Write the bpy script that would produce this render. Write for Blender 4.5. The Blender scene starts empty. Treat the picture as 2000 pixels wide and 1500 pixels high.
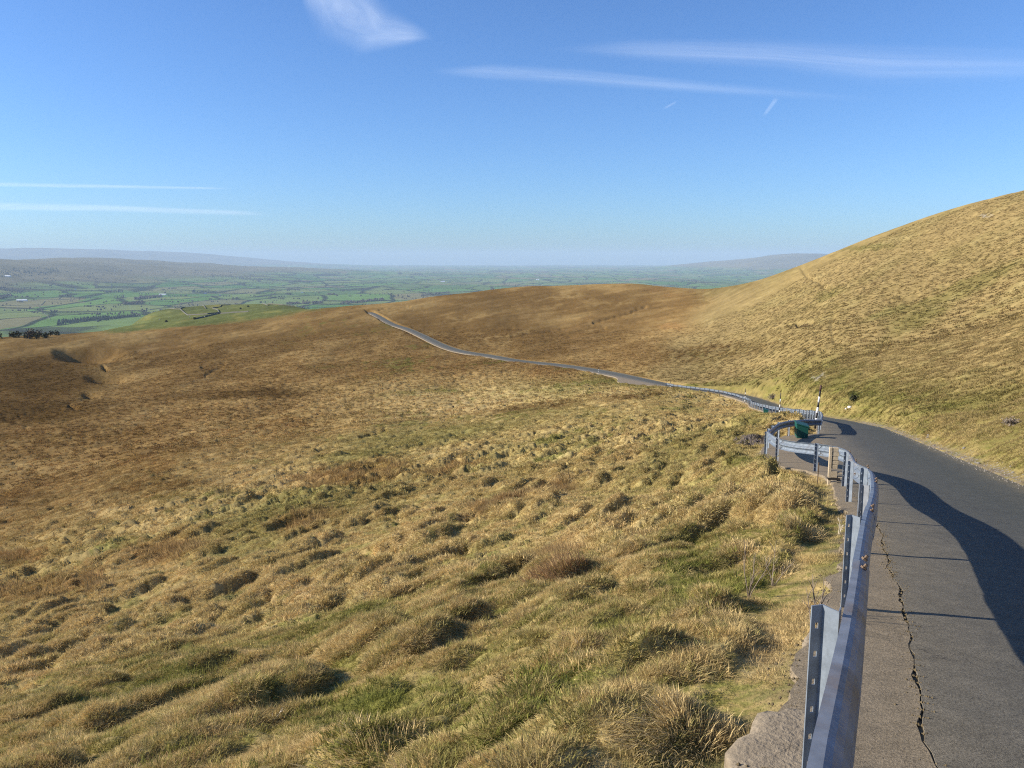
import bpy, math, random
import numpy as np
from mathutils import Vector, Matrix
from mathutils.bvhtree import BVHTree

random.seed(7)
rng = np.random.default_rng(7)
SC = bpy.context.scene
COL = SC.collection

# ------------------------------------------------------------------ camera, world, sun, exposure
PITCH = math.radians(8.7)
CP, SP = math.cos(PITCH), math.sin(PITCH)
cam_d = bpy.data.cameras.new('camera')
cam_d.sensor_width = 36.0
cam_d.lens = 36.0 * 1600 / 2000
cam_d.clip_start = 0.1
cam_d.clip_end = 300000.0
cam = bpy.data.objects.new('camera', cam_d)
COL.objects.link(cam)
cam.location = (0, 0, 0)
cam.rotation_euler = (math.pi / 2 - PITCH, 0, 0)
SC.camera = cam

SUN_EL = math.radians(25.0)
SUN_DIR = Vector((-math.cos(SUN_EL), -0.03, math.sin(SUN_EL))).normalized()   # towards the sun: low, from the left
world = bpy.data.worlds.new('World')
SC.world = world
world.use_nodes = True
wn = world.node_tree.nodes
wn.clear()
sky = wn.new('ShaderNodeTexSky')
sky.sky_type = 'NISHITA'
sky.sun_disc = False
sky.sun_elevation = SUN_EL
sky.sun_rotation = math.atan2(SUN_DIR.x, SUN_DIR.y)
sky.altitude = 800
sky.air_density = 1.0
sky.dust_density = 0.9
sky.ozone_density = 3.0
bg = wn.new('ShaderNodeBackground')
bg.inputs['Strength'].default_value = 0.066
wo = wn.new('ShaderNodeOutputWorld')
tint = wn.new('ShaderNodeMix'); tint.data_type = 'RGBA'; tint.blend_type = 'MULTIPLY'      # white balance of the whole sky
tint.inputs[0].default_value = 1.0; tint.inputs[7].default_value = (0.74, 1.02, 1.42, 1)
world.node_tree.links.new(sky.outputs[0], tint.inputs[6])
world.node_tree.links.new(tint.outputs[2], bg.inputs['Color'])
world.node_tree.links.new(bg.outputs[0], wo.inputs['Surface'])

sun_d = bpy.data.lights.new('sun', 'SUN')
sun_d.energy = 4.6
sun_d.angle = math.radians(0.5)
sun_d.color = (1.0, 0.91, 0.77)
sun = bpy.data.objects.new('sun', sun_d)
COL.objects.link(sun)
sun.rotation_euler = (-SUN_DIR).to_track_quat('-Z', 'Y').to_euler()
sun.location = (-60, 0, 40)

SC.view_settings.view_transform = 'Standard'
SC.view_settings.look = 'None'
SC.view_settings.exposure = 0.95
SC.view_settings.gamma = 1.0
SC.view_settings.use_curve_mapping = False
SC.render.engine = 'CYCLES'
SC.cycles.max_bounces = 5
SC.cycles.diffuse_bounces = 2
SC.cycles.glossy_bounces = 2
SC.cycles.transmission_bounces = 2
SC.cycles.transparent_max_bounces = 8
SC.cycles.volume_bounces = 0
SC.cycles.use_denoising = False
SC.cycles.filter_width = 1.15

# ------------------------------------------------------------------ helpers
def tag(o, label=None, cat=None, group=None, kind=None):
    if label: o['label'] = label
    if cat: o['category'] = cat
    if group: o['group'] = group
    if kind: o['kind'] = kind
    return o

def link(name, me, mat=None, parent=None, loc=None, rotz=None):
    o = bpy.data.objects.new(name, me)
    COL.objects.link(o)
    if mat is not None and me is not None and len(me.materials) == 0:
        me.materials.append(mat)
    if parent is not None: o.parent = parent
    if loc is not None: o.location = loc
    if rotz is not None: o.rotation_euler = (0, 0, rotz)
    return o

def empty(name, loc=(0, 0, 0), rotz=0.0):
    o = bpy.data.objects.new(name, None)
    COL.objects.link(o)
    o.empty_display_size = 0.3
    o.location = loc
    o.rotation_euler = (0, 0, rotz)
    return o

def copy_tree(o, parent=None):
    c = o.copy()
    COL.objects.link(c)
    if parent is not None: c.parent = parent
    for ch in list(o.children):
        copy_tree(ch, c)
    return c

def mesh_np(name, verts, quads=None, tris=None, smooth=True):
    me = bpy.data.meshes.new(name)
    verts = np.asarray(verts, dtype=np.float32)
    me.vertices.add(len(verts))
    me.vertices.foreach_set('co', verts.ravel())
    loops = []; starts = []; tot = 0; n = 0
    if quads is not None and len(quads):
        q = np.asarray(quads, dtype=np.int32)
        loops.append(q.ravel()); starts.append(np.arange(len(q)) * 4); tot = len(q) * 4; n += len(q)
    if tris is not None and len(tris):
        t = np.asarray(tris, dtype=np.int32)
        loops.append(t.ravel()); starts.append(tot + np.arange(len(t)) * 3); n += len(t)
    lp = np.concatenate(loops); st = np.concatenate(starts)
    me.loops.add(len(lp)); me.loops.foreach_set('vertex_index', lp.astype(np.int32))
    me.polygons.add(n); me.polygons.foreach_set('loop_start', st.astype(np.int32))
    me.update(calc_edges=True)
    me.polygons.foreach_set('use_smooth', np.full(n, bool(smooth)))
    return me

def attr_col(me, name, rgb, domain='POINT'):
    a = me.attributes.new(name, 'FLOAT_COLOR', domain)
    rgba = np.ones((len(rgb), 4), np.float32); rgba[:, :3] = rgb
    a.data.foreach_set('color', rgba.ravel())

def attr_f(me, name, v):
    a = me.attributes.new(name, 'FLOAT', 'POINT')
    a.data.foreach_set('value', np.asarray(v, np.float32))

def grid_quads(nr, nc):
    i = np.arange(nr - 1)[:, None] * nc + np.arange(nc - 1)[None, :]
    i = i.ravel()
    return np.stack([i, i + 1, i + nc + 1, i + nc], 1)

class MB:
    """collects boxes, tubes and polygons and links them as one mesh"""
    def __init__(self): self.v = []; self.f = []
    def add(self, vs, fs):
        b = len(self.v)
        self.v += [tuple(map(float, v)) for v in vs]; self.f += [tuple(b + i for i in f) for f in fs]
    def box(self, c, sz, M=None, top=(1, 1)):
        x, y, z = (s / 2 for s in sz)
        vs = []
        for k, (tx, ty) in ((-1, (1, 1)), (1, top)):
            for sx, sy in ((-1, -1), (1, -1), (1, 1), (-1, 1)):
                v = Vector((sx * x * tx, sy * y * ty, k * z)) + Vector(c)
                vs.append(M @ v if M else v)
        self.add(vs, [(3, 2, 1, 0), (4, 5, 6, 7), (0, 1, 5, 4), (1, 2, 6, 5), (2, 3, 7, 6), (3, 0, 4, 7)])
    def tube(self, pts, rad, n=6, cap=True):
        pts = [Vector(p) for p in pts]
        if not hasattr(rad, '__len__'): rad = [rad] * len(pts)
        rings = []
        for i, p in enumerate(pts):
            d = (pts[min(i + 1, len(pts) - 1)] - pts[max(i - 1, 0)]).normalized()
            a = d.cross(Vector((0.3, 0.9, 0.1)))
            if a.length < 0.05: a = d.cross(Vector((1, 0, 0)))
            a.normalize(); b = d.cross(a)
            rings.append([p + (a * math.cos(t) + b * math.sin(t)) * rad[i] for t in [2 * math.pi * k / n for k in range(n)]])
        vs = [v for r in rings for v in r]; fs = []
        for i in range(len(pts) - 1):
            for k in range(n):
                fs.append((i * n + k, i * n + (k + 1) % n, (i + 1) * n + (k + 1) % n, (i + 1) * n + k))
        if cap:
            fs.append(tuple(range(n - 1, -1, -1))); fs.append(tuple((len(pts) - 1) * n + k for k in range(n)))
        self.add(vs, fs)
    def mesh(self, name, smooth=False):
        me = bpy.data.meshes.new(name)
        me.from_pydata(self.v, [], self.f)
        me.update()
        if smooth:
            me.polygons.foreach_set('use_smooth', np.full(len(me.polygons), True))
        return me
    def build(self, name, mat, parent=None, loc=None, smooth=False, bevel=0):
        o = link(name, self.mesh(name, smooth), mat, parent, loc)
        if bevel:
            m = o.modifiers.new('bevel', 'BEVEL'); m.width = bevel; m.segments = 2; m.limit_method = 'ANGLE'
        return o

# ---- noise in numpy
_P = [np.random.default_rng(100 + i).permutation(256).astype(np.int32) for i in range(6)]
_G = np.stack([np.cos(np.arange(16) * np.pi / 8), np.sin(np.arange(16) * np.pi / 8)], 1).astype(np.float32)
def perlin(x, y, seed=0):
    p = _P[seed % 6]
    x = np.asarray(x, np.float32) + 31.7 * seed; y = np.asarray(y, np.float32) + 17.3 * seed
    xi = np.floor(x).astype(np.int32); yi = np.floor(y).astype(np.int32)
    xf = x - xi; yf = y - yi
    def g(ix, iy, dx, dy):
        h = p[(p[ix & 255] + iy) & 255] & 15
        return _G[h, 0] * dx + _G[h, 1] * dy
    u = xf * xf * xf * (xf * (xf * 6 - 15) + 10); v = yf * yf * yf * (yf * (yf * 6 - 15) + 10)
    a = g(xi, yi, xf, yf); b = g(xi + 1, yi, xf - 1, yf); c = g(xi, yi + 1, xf, yf - 1); d = g(xi + 1, yi + 1, xf - 1, yf - 1)
    return ((a + (b - a) * u) * (1 - v) + (c + (d - c) * u) * v) * 1.5
def fbm(x, y, seed=0, oct=3):
    s = 0; a = 1.0; t = 0
    for i in range(oct):
        s = s + a * perlin(x * 2 ** i, y * 2 ** i, seed + i); t += a; a *= 0.5
    return s / t
def mounds(x, y, seed=0, r=0.75, asym=None):
    """domes on a jittered lattice, 0..1"""
    p = _P[seed % 6]
    xi = np.floor(x).astype(np.int32); yi = np.floor(y).astype(np.int32)
    best = np.zeros_like(x, dtype=np.float32)
    for dx in (-1, 0, 1):
        for dy in (-1, 0, 1):
            cx = xi + dx; cy = yi + dy
            h = p[(p[cx & 255] + cy) & 255]
            h2 = p[(h + 77) & 255]; h3 = p[(h2 + 31) & 255]
            px = cx + 0.15 + 0.7 * h / 255; py = cy + 0.15 + 0.7 * h2 / 255
            d2 = ((x - px) ** 2 + (y - py) ** 2) / (r * (0.6 + 0.6 * h3 / 255)) ** 2
            if asym is not None:
                d2 = d2 * (1.6 + 1.1 * np.tanh(5 * ((x - px) * asym[0] + (y - py) * asym[1])))
            best = np.maximum(best, np.sqrt(np.clip(1 - d2, 0, 1)) * (0.35 + 0.65 * h3 / 255))
    return best
def sstep(a, b, x):
    t = np.clip((x - a) / (b - a), 0, 1); return t * t * (3 - 2 * t)
def lerp(a, b, t): return a + (b - a) * t

# ---- picture rays (2000 x 1500 frame of the photograph), used to lay out the world
def ray(px, py):
    x = (np.asarray(px, float) - 1000) / 1600; y = (np.asarray(py, float) - 750) / 1600
    return np.stack([x, CP - SP * y, -(SP + CP * y)], -1)
def P(px, py, Z): return ray(px, py) * Z
def project(X, Y, Z):
    d = Y * CP - Z * SP; up = Y * SP + Z * CP
    d = np.where(d < 0.05, 0.05, d)
    return 1000 + 1600 * X / d, 750 - 1600 * up / d

# ------------------------------------------------------------------ road line (left edge of the carriageway = barrier line)
near_edge = [(-3.4, -8.0, 0.02), (-2.1, -5, -.56), (-1.26, -3, -.93), (0, 0, -1.5), (1.2, 2.92, -2.1), (2.69, 6.1, -2.72), (3.95, 8.75, -3.25), (5.18, 11.6, -3.8), (6.2, 14.45, -4.38),
             (7.43, 17.7, -5.02), (10.6, 26.5, -6.45), (14, 36, -8.0), (17, 44.2, -9.2), (19.2, 50.5, -10.2), (23.5, 65, -12.8), (27.5, 84, -16), (31.9, 107, -19.5), (37.1, 128, -22.5), (38, 150, -24.8), (34.7, 183, -28.6)]
far_px = [(1225, 741, 214), (1175, 731, 232), (1125, 722, 250), (1075, 715, 268), (1000, 707, 291), (950, 698, 307), (900, 690, 324), (875, 684, 338), (850, 674.5, 355), (812, 655.5, 395), (787, 644, 425), (757, 633.5, 465), (729, 617, 520), (712, 609, 575)]
edge_pts = [np.array(p, float) for p in near_edge] + [P(*q) for q in far_px]
def catmull(pts, step):
    pts = [np.asarray(p, float) for p in pts]
    pts = [2 * pts[0] - pts[1]] + pts + [2 * pts[-1] - pts[-2]]
    out = []
    for i in range(1, len(pts) - 2):
        p0, p1, p2, p3 = pts[i - 1:i + 3]
        L = np.linalg.norm(p2 - p1)
        st = step(p1) if callable(step) else step
        n = max(1, int(math.ceil(L / st)))
        for k in range(n):
            t = k / n
            out.append(0.5 * ((2 * p1) + (-p0 + p2) * t + (2 * p0 - 5 * p1 + 4 * p2 - p3) * t * t + (-p0 + 3 * p1 - 3 * p2 + p3) * t ** 3))
    out.append(pts[-2])
    return np.array(out)
def arclen(p): return np.concatenate([[0], np.cumsum(np.linalg.norm(np.diff(p[:, :2], axis=0), axis=1))])
EDGE = catmull(edge_pts, lambda p: 0.12 if abs(p[1]) < 16 else (0.4 if p[1] < 60 else 1.6))
ES = arclen(EDGE)
ED = np.gradient(EDGE[:, :2], axis=0); ED /= np.linalg.norm(ED, axis=1)[:, None]
EN = np.stack([ED[:, 1], -ED[:, 0]], 1)                       # to the right of travel
WID = np.interp(EDGE[:, 1], [0, 36, 46, 52, 70, 85, 112, 150, 185, 230, 300, 575], [4.55, 4.5, 3.8, 3.6, 4.0, 4.3, 4.4, 4.2, 4.3, 4.6, 4.6, 3.6])

# barrier round the passing bay, then the second barrier on the road edge
rail_a_xy = [(-3.4, -8.0), (-2.1, -5), (-1.36, -3), (-.085, 0), (.585, 1.52), (1.24, 2.92), (2.70, 6.1), (3.95, 8.75), (5.18, 11.6), (6.2, 14.45), (7.42, 17.6), (8.0, 19.6), (8.15, 21.3), (7.98, 23.0), (8.15, 24.8), (8.75, 27.4), (9.7, 30.2), (10.9, 33.4), (12.1, 36.2), (13.3, 38.3), (14.3, 39.1), (15.1, 39.3)]
rail_b_xy = [(15.15, 39.35)] + [(p[0], p[1]) for p in near_edge[11:]]
rail_b_xy = [(15.2, 39.6), (17.0, 44.2), (19.2, 50.5), (23.5, 65), (27.5, 84), (31.9, 107), (37.1, 128), (38, 150), (34.9, 183)]

# coarse polyline for nearest searches
CK = np.unique(np.concatenate([np.arange(0, len(EDGE), 5)[ES[np.arange(0, len(EDGE), 5)] < 60], np.arange(0, len(EDGE), 1)[ES >= 60], [len(EDGE) - 1]]))
CE = EDGE[CK]
def road_coords(X, Y):
    """nearest point on the road edge: arc position, signed offset to the right, edge height, index"""
    X = np.asarray(X, np.float32).ravel(); Y = np.asarray(Y, np.float32).ravel()
    A = CE[:-1].astype(np.float32); D = (CE[1:] - CE[:-1]).astype(np.float32)
    mid = (CE[:-1, :2] + CE[1:, :2]).astype(np.float32) / 2
    s = np.empty(len(X), np.float32); d = np.empty(len(X), np.float32); z = np.empty(len(X), np.float32)
    dl2 = (D[:, 0] ** 2 + D[:, 1] ** 2)
    s0 = ES[CK][:-1]; sl = np.diff(ES[CK])
    for a in range(0, len(X), 20000):
        x = X[a:a + 20000, None]; y = Y[a:a + 20000, None]
        j = np.argmin((x - mid[None, :, 0]) ** 2 + (y - mid[None, :, 1]) ** 2, axis=1)
        best = None
        for o in (-1, 0, 1):
            k = np.clip(j + o, 0, len(A) - 1)
            rx = x[:, 0] - A[k, 0]; ry = y[:, 0] - A[k, 1]
            t = np.clip((rx * D[k, 0] + ry * D[k, 1]) / dl2[k], 0, 1)
            qx = rx - D[k, 0] * t; qy = ry - D[k, 1] * t
            r = np.hypot(qx, qy); sg = np.sign(rx * D[k, 1] - ry * D[k, 0])
            c = (r, s0[k] + t * sl[k], A[k, 2] + D[k, 2] * t, r * sg)
            if best is None: best = list(c)
            else:
                m = c[0] < best[0]
                for q in range(4): best[q] = np.where(m, c[q], best[q])
        s[a:a + 20000] = best[1]; z[a:a + 20000] = best[2]; d[a:a + 20000] = best[3]
    return s, d, z
S_END = float(ES[-1])
def s_at_y(y): return float(np.interp(y, EDGE[:, 1], ES))
# paved width to the left of the edge line (passing bay, far lay-by)
def _bay_profile():
    c = catmull([(x, y, 0) for x, y in rail_a_xy], 0.3)
    s, d, z = road_coords(c[:, 0], c[:, 1])
    k = c[:, 1] > 16
    o = np.argsort(s[k]); return s[k][o], -d[k][o]
_bs, _bd = _bay_profile()
def hw(s):
    s = np.asarray(s)
    base = 0.24 + 0.07 * perlin(s * 1.3, s * 0 + 4.2, 3) + 0.05 * perlin(s * 3.7, s * 0 + 9.2, 1)
    bay = np.interp(s, _bs, _bd, left=0, right=0)
    lay = 5.5 * sstep(s_at_y(184), s_at_y(193), s) * (1 - sstep(s_at_y(199), s_at_y(222), s))
    return base + np.maximum(bay, 0) + lay
def width_at(s): return np.interp(s, ES, WID)
def road_z(s, d, z):
    """paved surface height"""
    return z + np.where(d < 0, 0.07 * d * (np.asarray(s) < s_at_y(60)), lerp(-0.012, 0.07, sstep(s_at_y(180), s_at_y(230), s)) * d)

# ------------------------------------------------------------------ terrain
ctrl = [  # px, py, Z : where the ground is seen and how far along the optical axis
 (0,1350,18),(0,1200,35),(0,1100,60),(0,1000,95),(0,900,145),(0,820,210),(0,750,290),(0,700,370),(0,663,470),
 (350,1300,16),(350,1150,29),(350,1000,62),(350,900,108),(350,820,180),(350,750,262),(350,700,345),(350,655,460),(350,632,560),
 (700,1200,15.1),(700,1000,43),(700,900,78),(700,850,112),(700,800,165),(700,750,225),(700,700,310),(700,650,420),(690,603,600),
 (1000,1100,15.5),(1000,1000,31),(1000,900,60),(1000,850,85),(1000,800,125),(1000,750,185),(1000,725,240),(1000,650,400),(1000,600,560),(1000,563,850),
 (850,580,700),(1150,559,860),(1250,560,850),(1350,565,770),
 (1300,1000,21.5),(1300,900,41),(1300,850,60),(1300,800,104),(1300,770,148),(1300,735,215),(1300,700,290),(1300,650,400),(1300,600,530),
 (1450,740,170),(1450,700,220),(1450,650,300),(1450,600,420),(1450,558,600),
 (1600,780,86),(1600,750,99),(1600,700,130),(1600,650,175),(1600,600,240),(1600,550,330),(1600,516,430),
 (1800,800,48.5),(1800,750,70),(1800,700,92),(1800,650,125),(1800,600,165),(1800,550,210),(1800,500,265),(1800,431,370),
 (2000,900,22.7),(2000,850,28.5),(2000,800,36.5),(2000,750,48),(2000,700,63),(2000,650,85),(2000,600,112),(2000,550,145),(2000,500,185),(2000,440,245),(2000,381,330),
 # green spur below the moor edge
 (420,625,640),(420,613,950),(420,603,1350),(420,597,1650),(300,640,620),(300,628,900),(290,614,1300),(560,604,1000),(560,597.5,1500),(230,640,800),(150,652,640),
]
cx = []
for q in ctrl: cx.append(P(*q))
def pol(az, R, w):
    a = math.radians(az); return np.array([R * math.sin(a), R * math.cos(a), w * R])
for az, R, w in [(-45,30,-.43),(-45,100,-.31),(-45,300,-.15),(-45,600,-.12),(-45,1500,-.13),(-38,1000,-.12),(-38,2600,-.135),
                 (-25,2700,-.12),(-28,1300,-.115),(-15,2700,-.115),(-18,2100,-.075),(-8,1100,-.075),(-8,2000,-.12),(0,1400,-.085),(0,2600,-.135),(8,1300,-.085),(8,2600,-.135),
                 (15,1100,-.07),(15,2600,-.13),(20,800,-.012),(20,2600,-.12),(27,700,.03),(27,2600,-.1),(32,600,.058),(32,2600,-.06),
                 (45,60,.02),(45,150,.11),(45,300,.15),(45,600,.11),(45,2600,-.03),(40,30,-.09),(55,20,-.1),(55,200,.2),(55,600,.12)]:
    cx.append(pol(az, R, w))
for k in np.searchsorted(ES, np.concatenate([[s_at_y(v) for v in (17, 26, 36, 45, 55, 70, 95, 125, 155)], np.arange(205, S_END - 60, 30)])):
    cx.append(EDGE[k])
cx = np.array(cx)
cR = np.hypot(cx[:, 0], cx[:, 1]); cU = np.arctan2(cx[:, 0], cx[:, 1]) * 3.2; cV = np.log(cR) * 0.8; cW = cx[:, 2] / cR
def tps(r2): return np.where(r2 > 1e-12, 0.5 * r2 * np.log(np.maximum(r2, 1e-12)), 0.0)
n = len(cx)
K = tps((cU[:, None] - cU) ** 2 + (cV[:, None] - cV) ** 2) + np.eye(n) * 2e-4
Q = np.stack([np.ones(n), cU, cV], 1)
SOL = np.linalg.solve(np.block([[K, Q], [Q.T, np.zeros((3, 3))]]), np.concatenate([cW, np.zeros(3)]))
def rbf_w(U, V):
    out = np.empty(len(U), np.float32); wts = SOL[:n].astype(np.float32); u0 = cU.astype(np.float32); v0 = cV.astype(np.float32)
    for a in range(0, len(U), 30000):
        u = U[a:a + 30000, None].astype(np.float32); v = V[a:a + 30000, None].astype(np.float32)
        r2 = (u - u0) ** 2 + (v - v0) ** 2
        out[a:a + 30000] = (0.5 * r2 * np.log(np.maximum(r2, 1e-12))) @ wts
    return out + (SOL[n] + SOL[n + 1] * U + SOL[n + 2] * V).astype(np.float32)
def rbf_z_grid(X, Y):
    R = np.hypot(X, Y); return rbf_w(np.arctan2(X, Y) * 3.2, np.log(np.maximum(R, 0.05)) * 0.8) * R
EDGE_DZ = None
def base_height(X, Y):
    """smooth ground height, and the road coordinates"""
    global EDGE_DZ
    X = X.ravel(); Y = Y.ravel(); R = np.hypot(X, Y)
    if EDGE_DZ is None:
        dz = EDGE[:, 2] - rbf_z_grid(EDGE[:, 0], EDGE[:, 1]); EDGE_DZ = dz * (1 - sstep(S_END - 60, S_END - 25, ES))
    s, d, ze = road_coords(X, Y)
    w = width_at(s); h = hw(s)
    out_l = np.maximum(-d - h, 0); out_r = np.maximum(d - w, 0); out = np.maximum(out_l, out_r)
    zf = rbf_z_grid(X, Y) + np.interp(s, ES, EDGE_DZ) * np.exp(-(out / (3 + 0.06 * R)) ** 2)
    zn = ze - np.where(out_l > 0, 0.34 * out_l, 0) + np.where(out_r > 0, 0.10 + 0.36 * out_r, 0)
    tn = 1 - sstep(13, 30, R)
    z = zf * (1 - tn) + zn * tn
    # shoulders: meet the paved edge, then run into the hillside
    zr = road_z(s, np.clip(d, -h, w), ze)
    verge = np.where(d > 0, 0.05 + 0.12 * sstep(0.1, 0.7, out_r), -0.04 - 0.0008 * R)
    fall = np.exp(-(out / np.where(d < 0, 1.1, 1.3)) ** 2) * (1 - sstep(S_END - 40, S_END - 8, s))
    z = lerp(z, zr + verge + np.where(d < 0, -0.28 * out_l, 0.34 * out_r), fall)
    return z, s, d, h, w, out

# channels, paths and hollows: picture polylines (px, py), half width px, depth as a share of distance
channels = [            ([(200,715),(208,720)], 3, .004), ([(190,770),(120,790),(40,815),(-20,830)], 5, .0022), ([(150,795),(135,790)], 4, .006),
            ([(1566,528),(1580,545),(1603,552),(1612,563),(1626,570)], 3, .0018), ([(1612,563),(1602,549)], 2.5, .002), ([(1604,606),(1596,622),(1590,635)], 2.5, .0016), ([(1628,610),(1624,640),(1630,668),(1640,670)], 5, .0018),
            ([(1560,632),(1590,628)], 5, .005), ([(1590,692),(1615,680),(1640,668)], 3.5, .004), ([(1726,664),(1722,680),(1712,694)], 2.5, .0018), ([(1440,725),(1480,708)], 2.5, .003), ([(1690,565),(1760,530),(1830,500)], 3, .002),
            ([(1740,590),(1800,565),(1880,530)], 3, .002), ([(1770,590),(1860,560)], 4, .0025), ([(1500,715),(1545,700),(1570,680)], 3, .003),
            ([(690,965),(745,948),(720,955)], 4, .006), ([(705,860),(752,845)], 3, .006), ([(618,885),(658,878)], 3, .006), ([(1260,600),(1230,612),(1160,630)], 2.5, .0015), ([(890,640),(1000,640)], 2.5, .0008),
            ([(1000,655),(1120,640),(1180,640)], 3, .0012), ([(740,606),(800,600)], 2, .001), ([(395,720),(440,712),(400,735)], 3, .002), ([(770,1135),(800,1120)], 4, .005), ([(1440,860),(1475,822)], 3, .003)]
raised = [(1330,1440,75,36,-50,.16),(1560,1045,60,24,-45,.26),(1440,1088,40,16,-30,.16),(1390,1208,45,20,-30,.14),(1500,1118,55,16,-40,.16),(700,1480,70,22,-20,.18),(1120,1308,50,20,-20,.14),(1240,1335,60,24,-25,.16),(1420,1290,40,24,-40,.12),(900,1180,60,14,-15,.16),(820,1290,70,16,-18,.18),(430,1330,80,18,-15,.2),(200,1440,70,20,-18,.2),(560,1230,60,14,-15,.16)]
hollows = [(98, 262, 683, 11, 8.0), (160, 275, 730, 7, 3.2), (155, 200, 763, 6, 1.5)]
def channel_cut(u, v, R):
    cut = np.zeros_like(R)
    for pl, hwid, dep in channels:
        pl = np.array(pl, float)
        m = (u > pl[:, 0].min() - 5 * hwid) & (u < pl[:, 0].max() + 5 * hwid) & (v > pl[:, 1].min() - 5 * hwid) & (v < pl[:, 1].max() + 5 * hwid)
        if not m.any(): continue
        uu = u[m] + 2.5 * perlin(u[m] / 9, v[m] / 9, 2); vv = v[m] + 1.5 * perlin(u[m] / 8, v[m] / 5, 4)
        best = np.full(uu.shape, 1e9)
        for a, b in zip(pl[:-1], pl[1:]):
            d = b - a; t = np.clip(((uu - a[0]) * d[0] + (vv - a[1]) * d[1]) / (d @ d), 0, 1)
            best = np.minimum(best, (uu - a[0] - d[0] * t) ** 2 + (vv - a[1] - d[1] * t) ** 2)
        cut[m] = np.maximum(cut[m], dep * R[m] * np.exp(-best / hwid ** 2))
    for x0, x1, yt, ln, dep in hollows:
        m = (u > x0 - 5) & (u < x1 + 5) & (v > yt - 14) & (v < yt + 4 * ln)
        q = np.clip((u[m] - x0) / (x1 - x0), 0, 1); shp = np.sin(np.pi * q ** 0.8) ** 2; vv = v[m] - (yt + 4 * np.abs(q - .5) * 0)
        cut[m] = np.maximum(cut[m], dep * shp * sstep(-1.2, 1.8, vv) * (1 - sstep(ln * .7, ln * 2.6, vv)))
    return cut

def raise_up(u, v, R):
    z = np.zeros_like(R)
    for px, py, rx, ry, ang, hh in raised:
        m = (np.abs(u - px) < 3 * rx) & (np.abs(v - py) < 3 * rx) & (R < 45)
        if not m.any(): continue
        a = math.radians(ang); x = (u[m] - px) * math.cos(a) + (v[m] - py) * math.sin(a); y = -(u[m] - px) * math.sin(a) + (v[m] - py) * math.cos(a)
        y = np.where(y > 0, y * 1.9, y)
        z[m] = np.maximum(z[m], 0.62 * hh * np.exp(-(x / rx) ** 2 - (y / ry) ** 2))
    return z
def ellmask(u, v, lst, soft=0.5):
    m = np.zeros_like(u)
    for px, py, rx, ry, ang in lst:
        a = math.radians(ang); c, s_ = math.cos(a), math.sin(a)
        x = u - px; y = v - py
        k = np.sqrt(((x * c + y * s_) / rx) ** 2 + ((-x * s_ + y * c) / ry) ** 2)
        m = np.maximum(m, 1 - sstep(1 - soft, 1 + soft, k))
    return m
green_e = [(620,1005,230,45,-14),(820,860,170,25,-6),(480,1060,90,22,-30),(1290,930,120,30,-20),(700,900,90,16,-5),(1480,915,90,28,0),(1560,900,80,26,5),(1430,880,60,22,-10),(1330,880,90,14,-20),(1640,1060,50,100,0),(1590,1330,60,60,0),(1350,1150,70,60,-30),(1400,1480,200,40,-20),(300,1380,200,24,-10),(1050,1420,200,60,-25),(700,1400,160,30,-18),
           (1960,880,60,26,25),(1985,855,30,20,0),(1700,775,35,35,-45),(1545,748,40,12,-40),(1215,752,75,10,12),(1330,760,40,6,5),(1790,625,60,18,-20),(1740,610,50,8,-15),(1900,560,120,14,-22),(1835,580,120,8,-25),(1890,790,100,14,-14),(1480,815,60,10,-12),(1640,740,50,10,-30),(1620,575,30,8,-20),(1690,485,60,5,-5),(1360,690,20,6,0),(150,640,60,6,0),(1640,815,25,6,10),(1450,850,60,16,-20)]
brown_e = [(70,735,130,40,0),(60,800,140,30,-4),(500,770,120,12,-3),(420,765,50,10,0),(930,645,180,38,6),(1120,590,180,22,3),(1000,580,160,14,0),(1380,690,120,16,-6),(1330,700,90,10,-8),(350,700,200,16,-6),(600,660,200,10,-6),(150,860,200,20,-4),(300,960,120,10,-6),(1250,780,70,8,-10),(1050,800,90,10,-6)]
rust_e = [(1095,1120,45,26,0),(330,1090,75,20,-8),(170,1160,50,20,-10),(60,1175,70,22,-8),(690,940,110,22,-8),(640,945,60,16,-4),(880,930,60,10,-14),(1060,975,55,9,-12),(600,1035,60,16,-14),(30,1100,60,12,-5),(980,1000,70,8,-20),(1310,640,26,6,0)]
spur_e = [(420,612,235,22,-6),(560,600,130,9,-4),(280,630,80,14,-12)]

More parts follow.
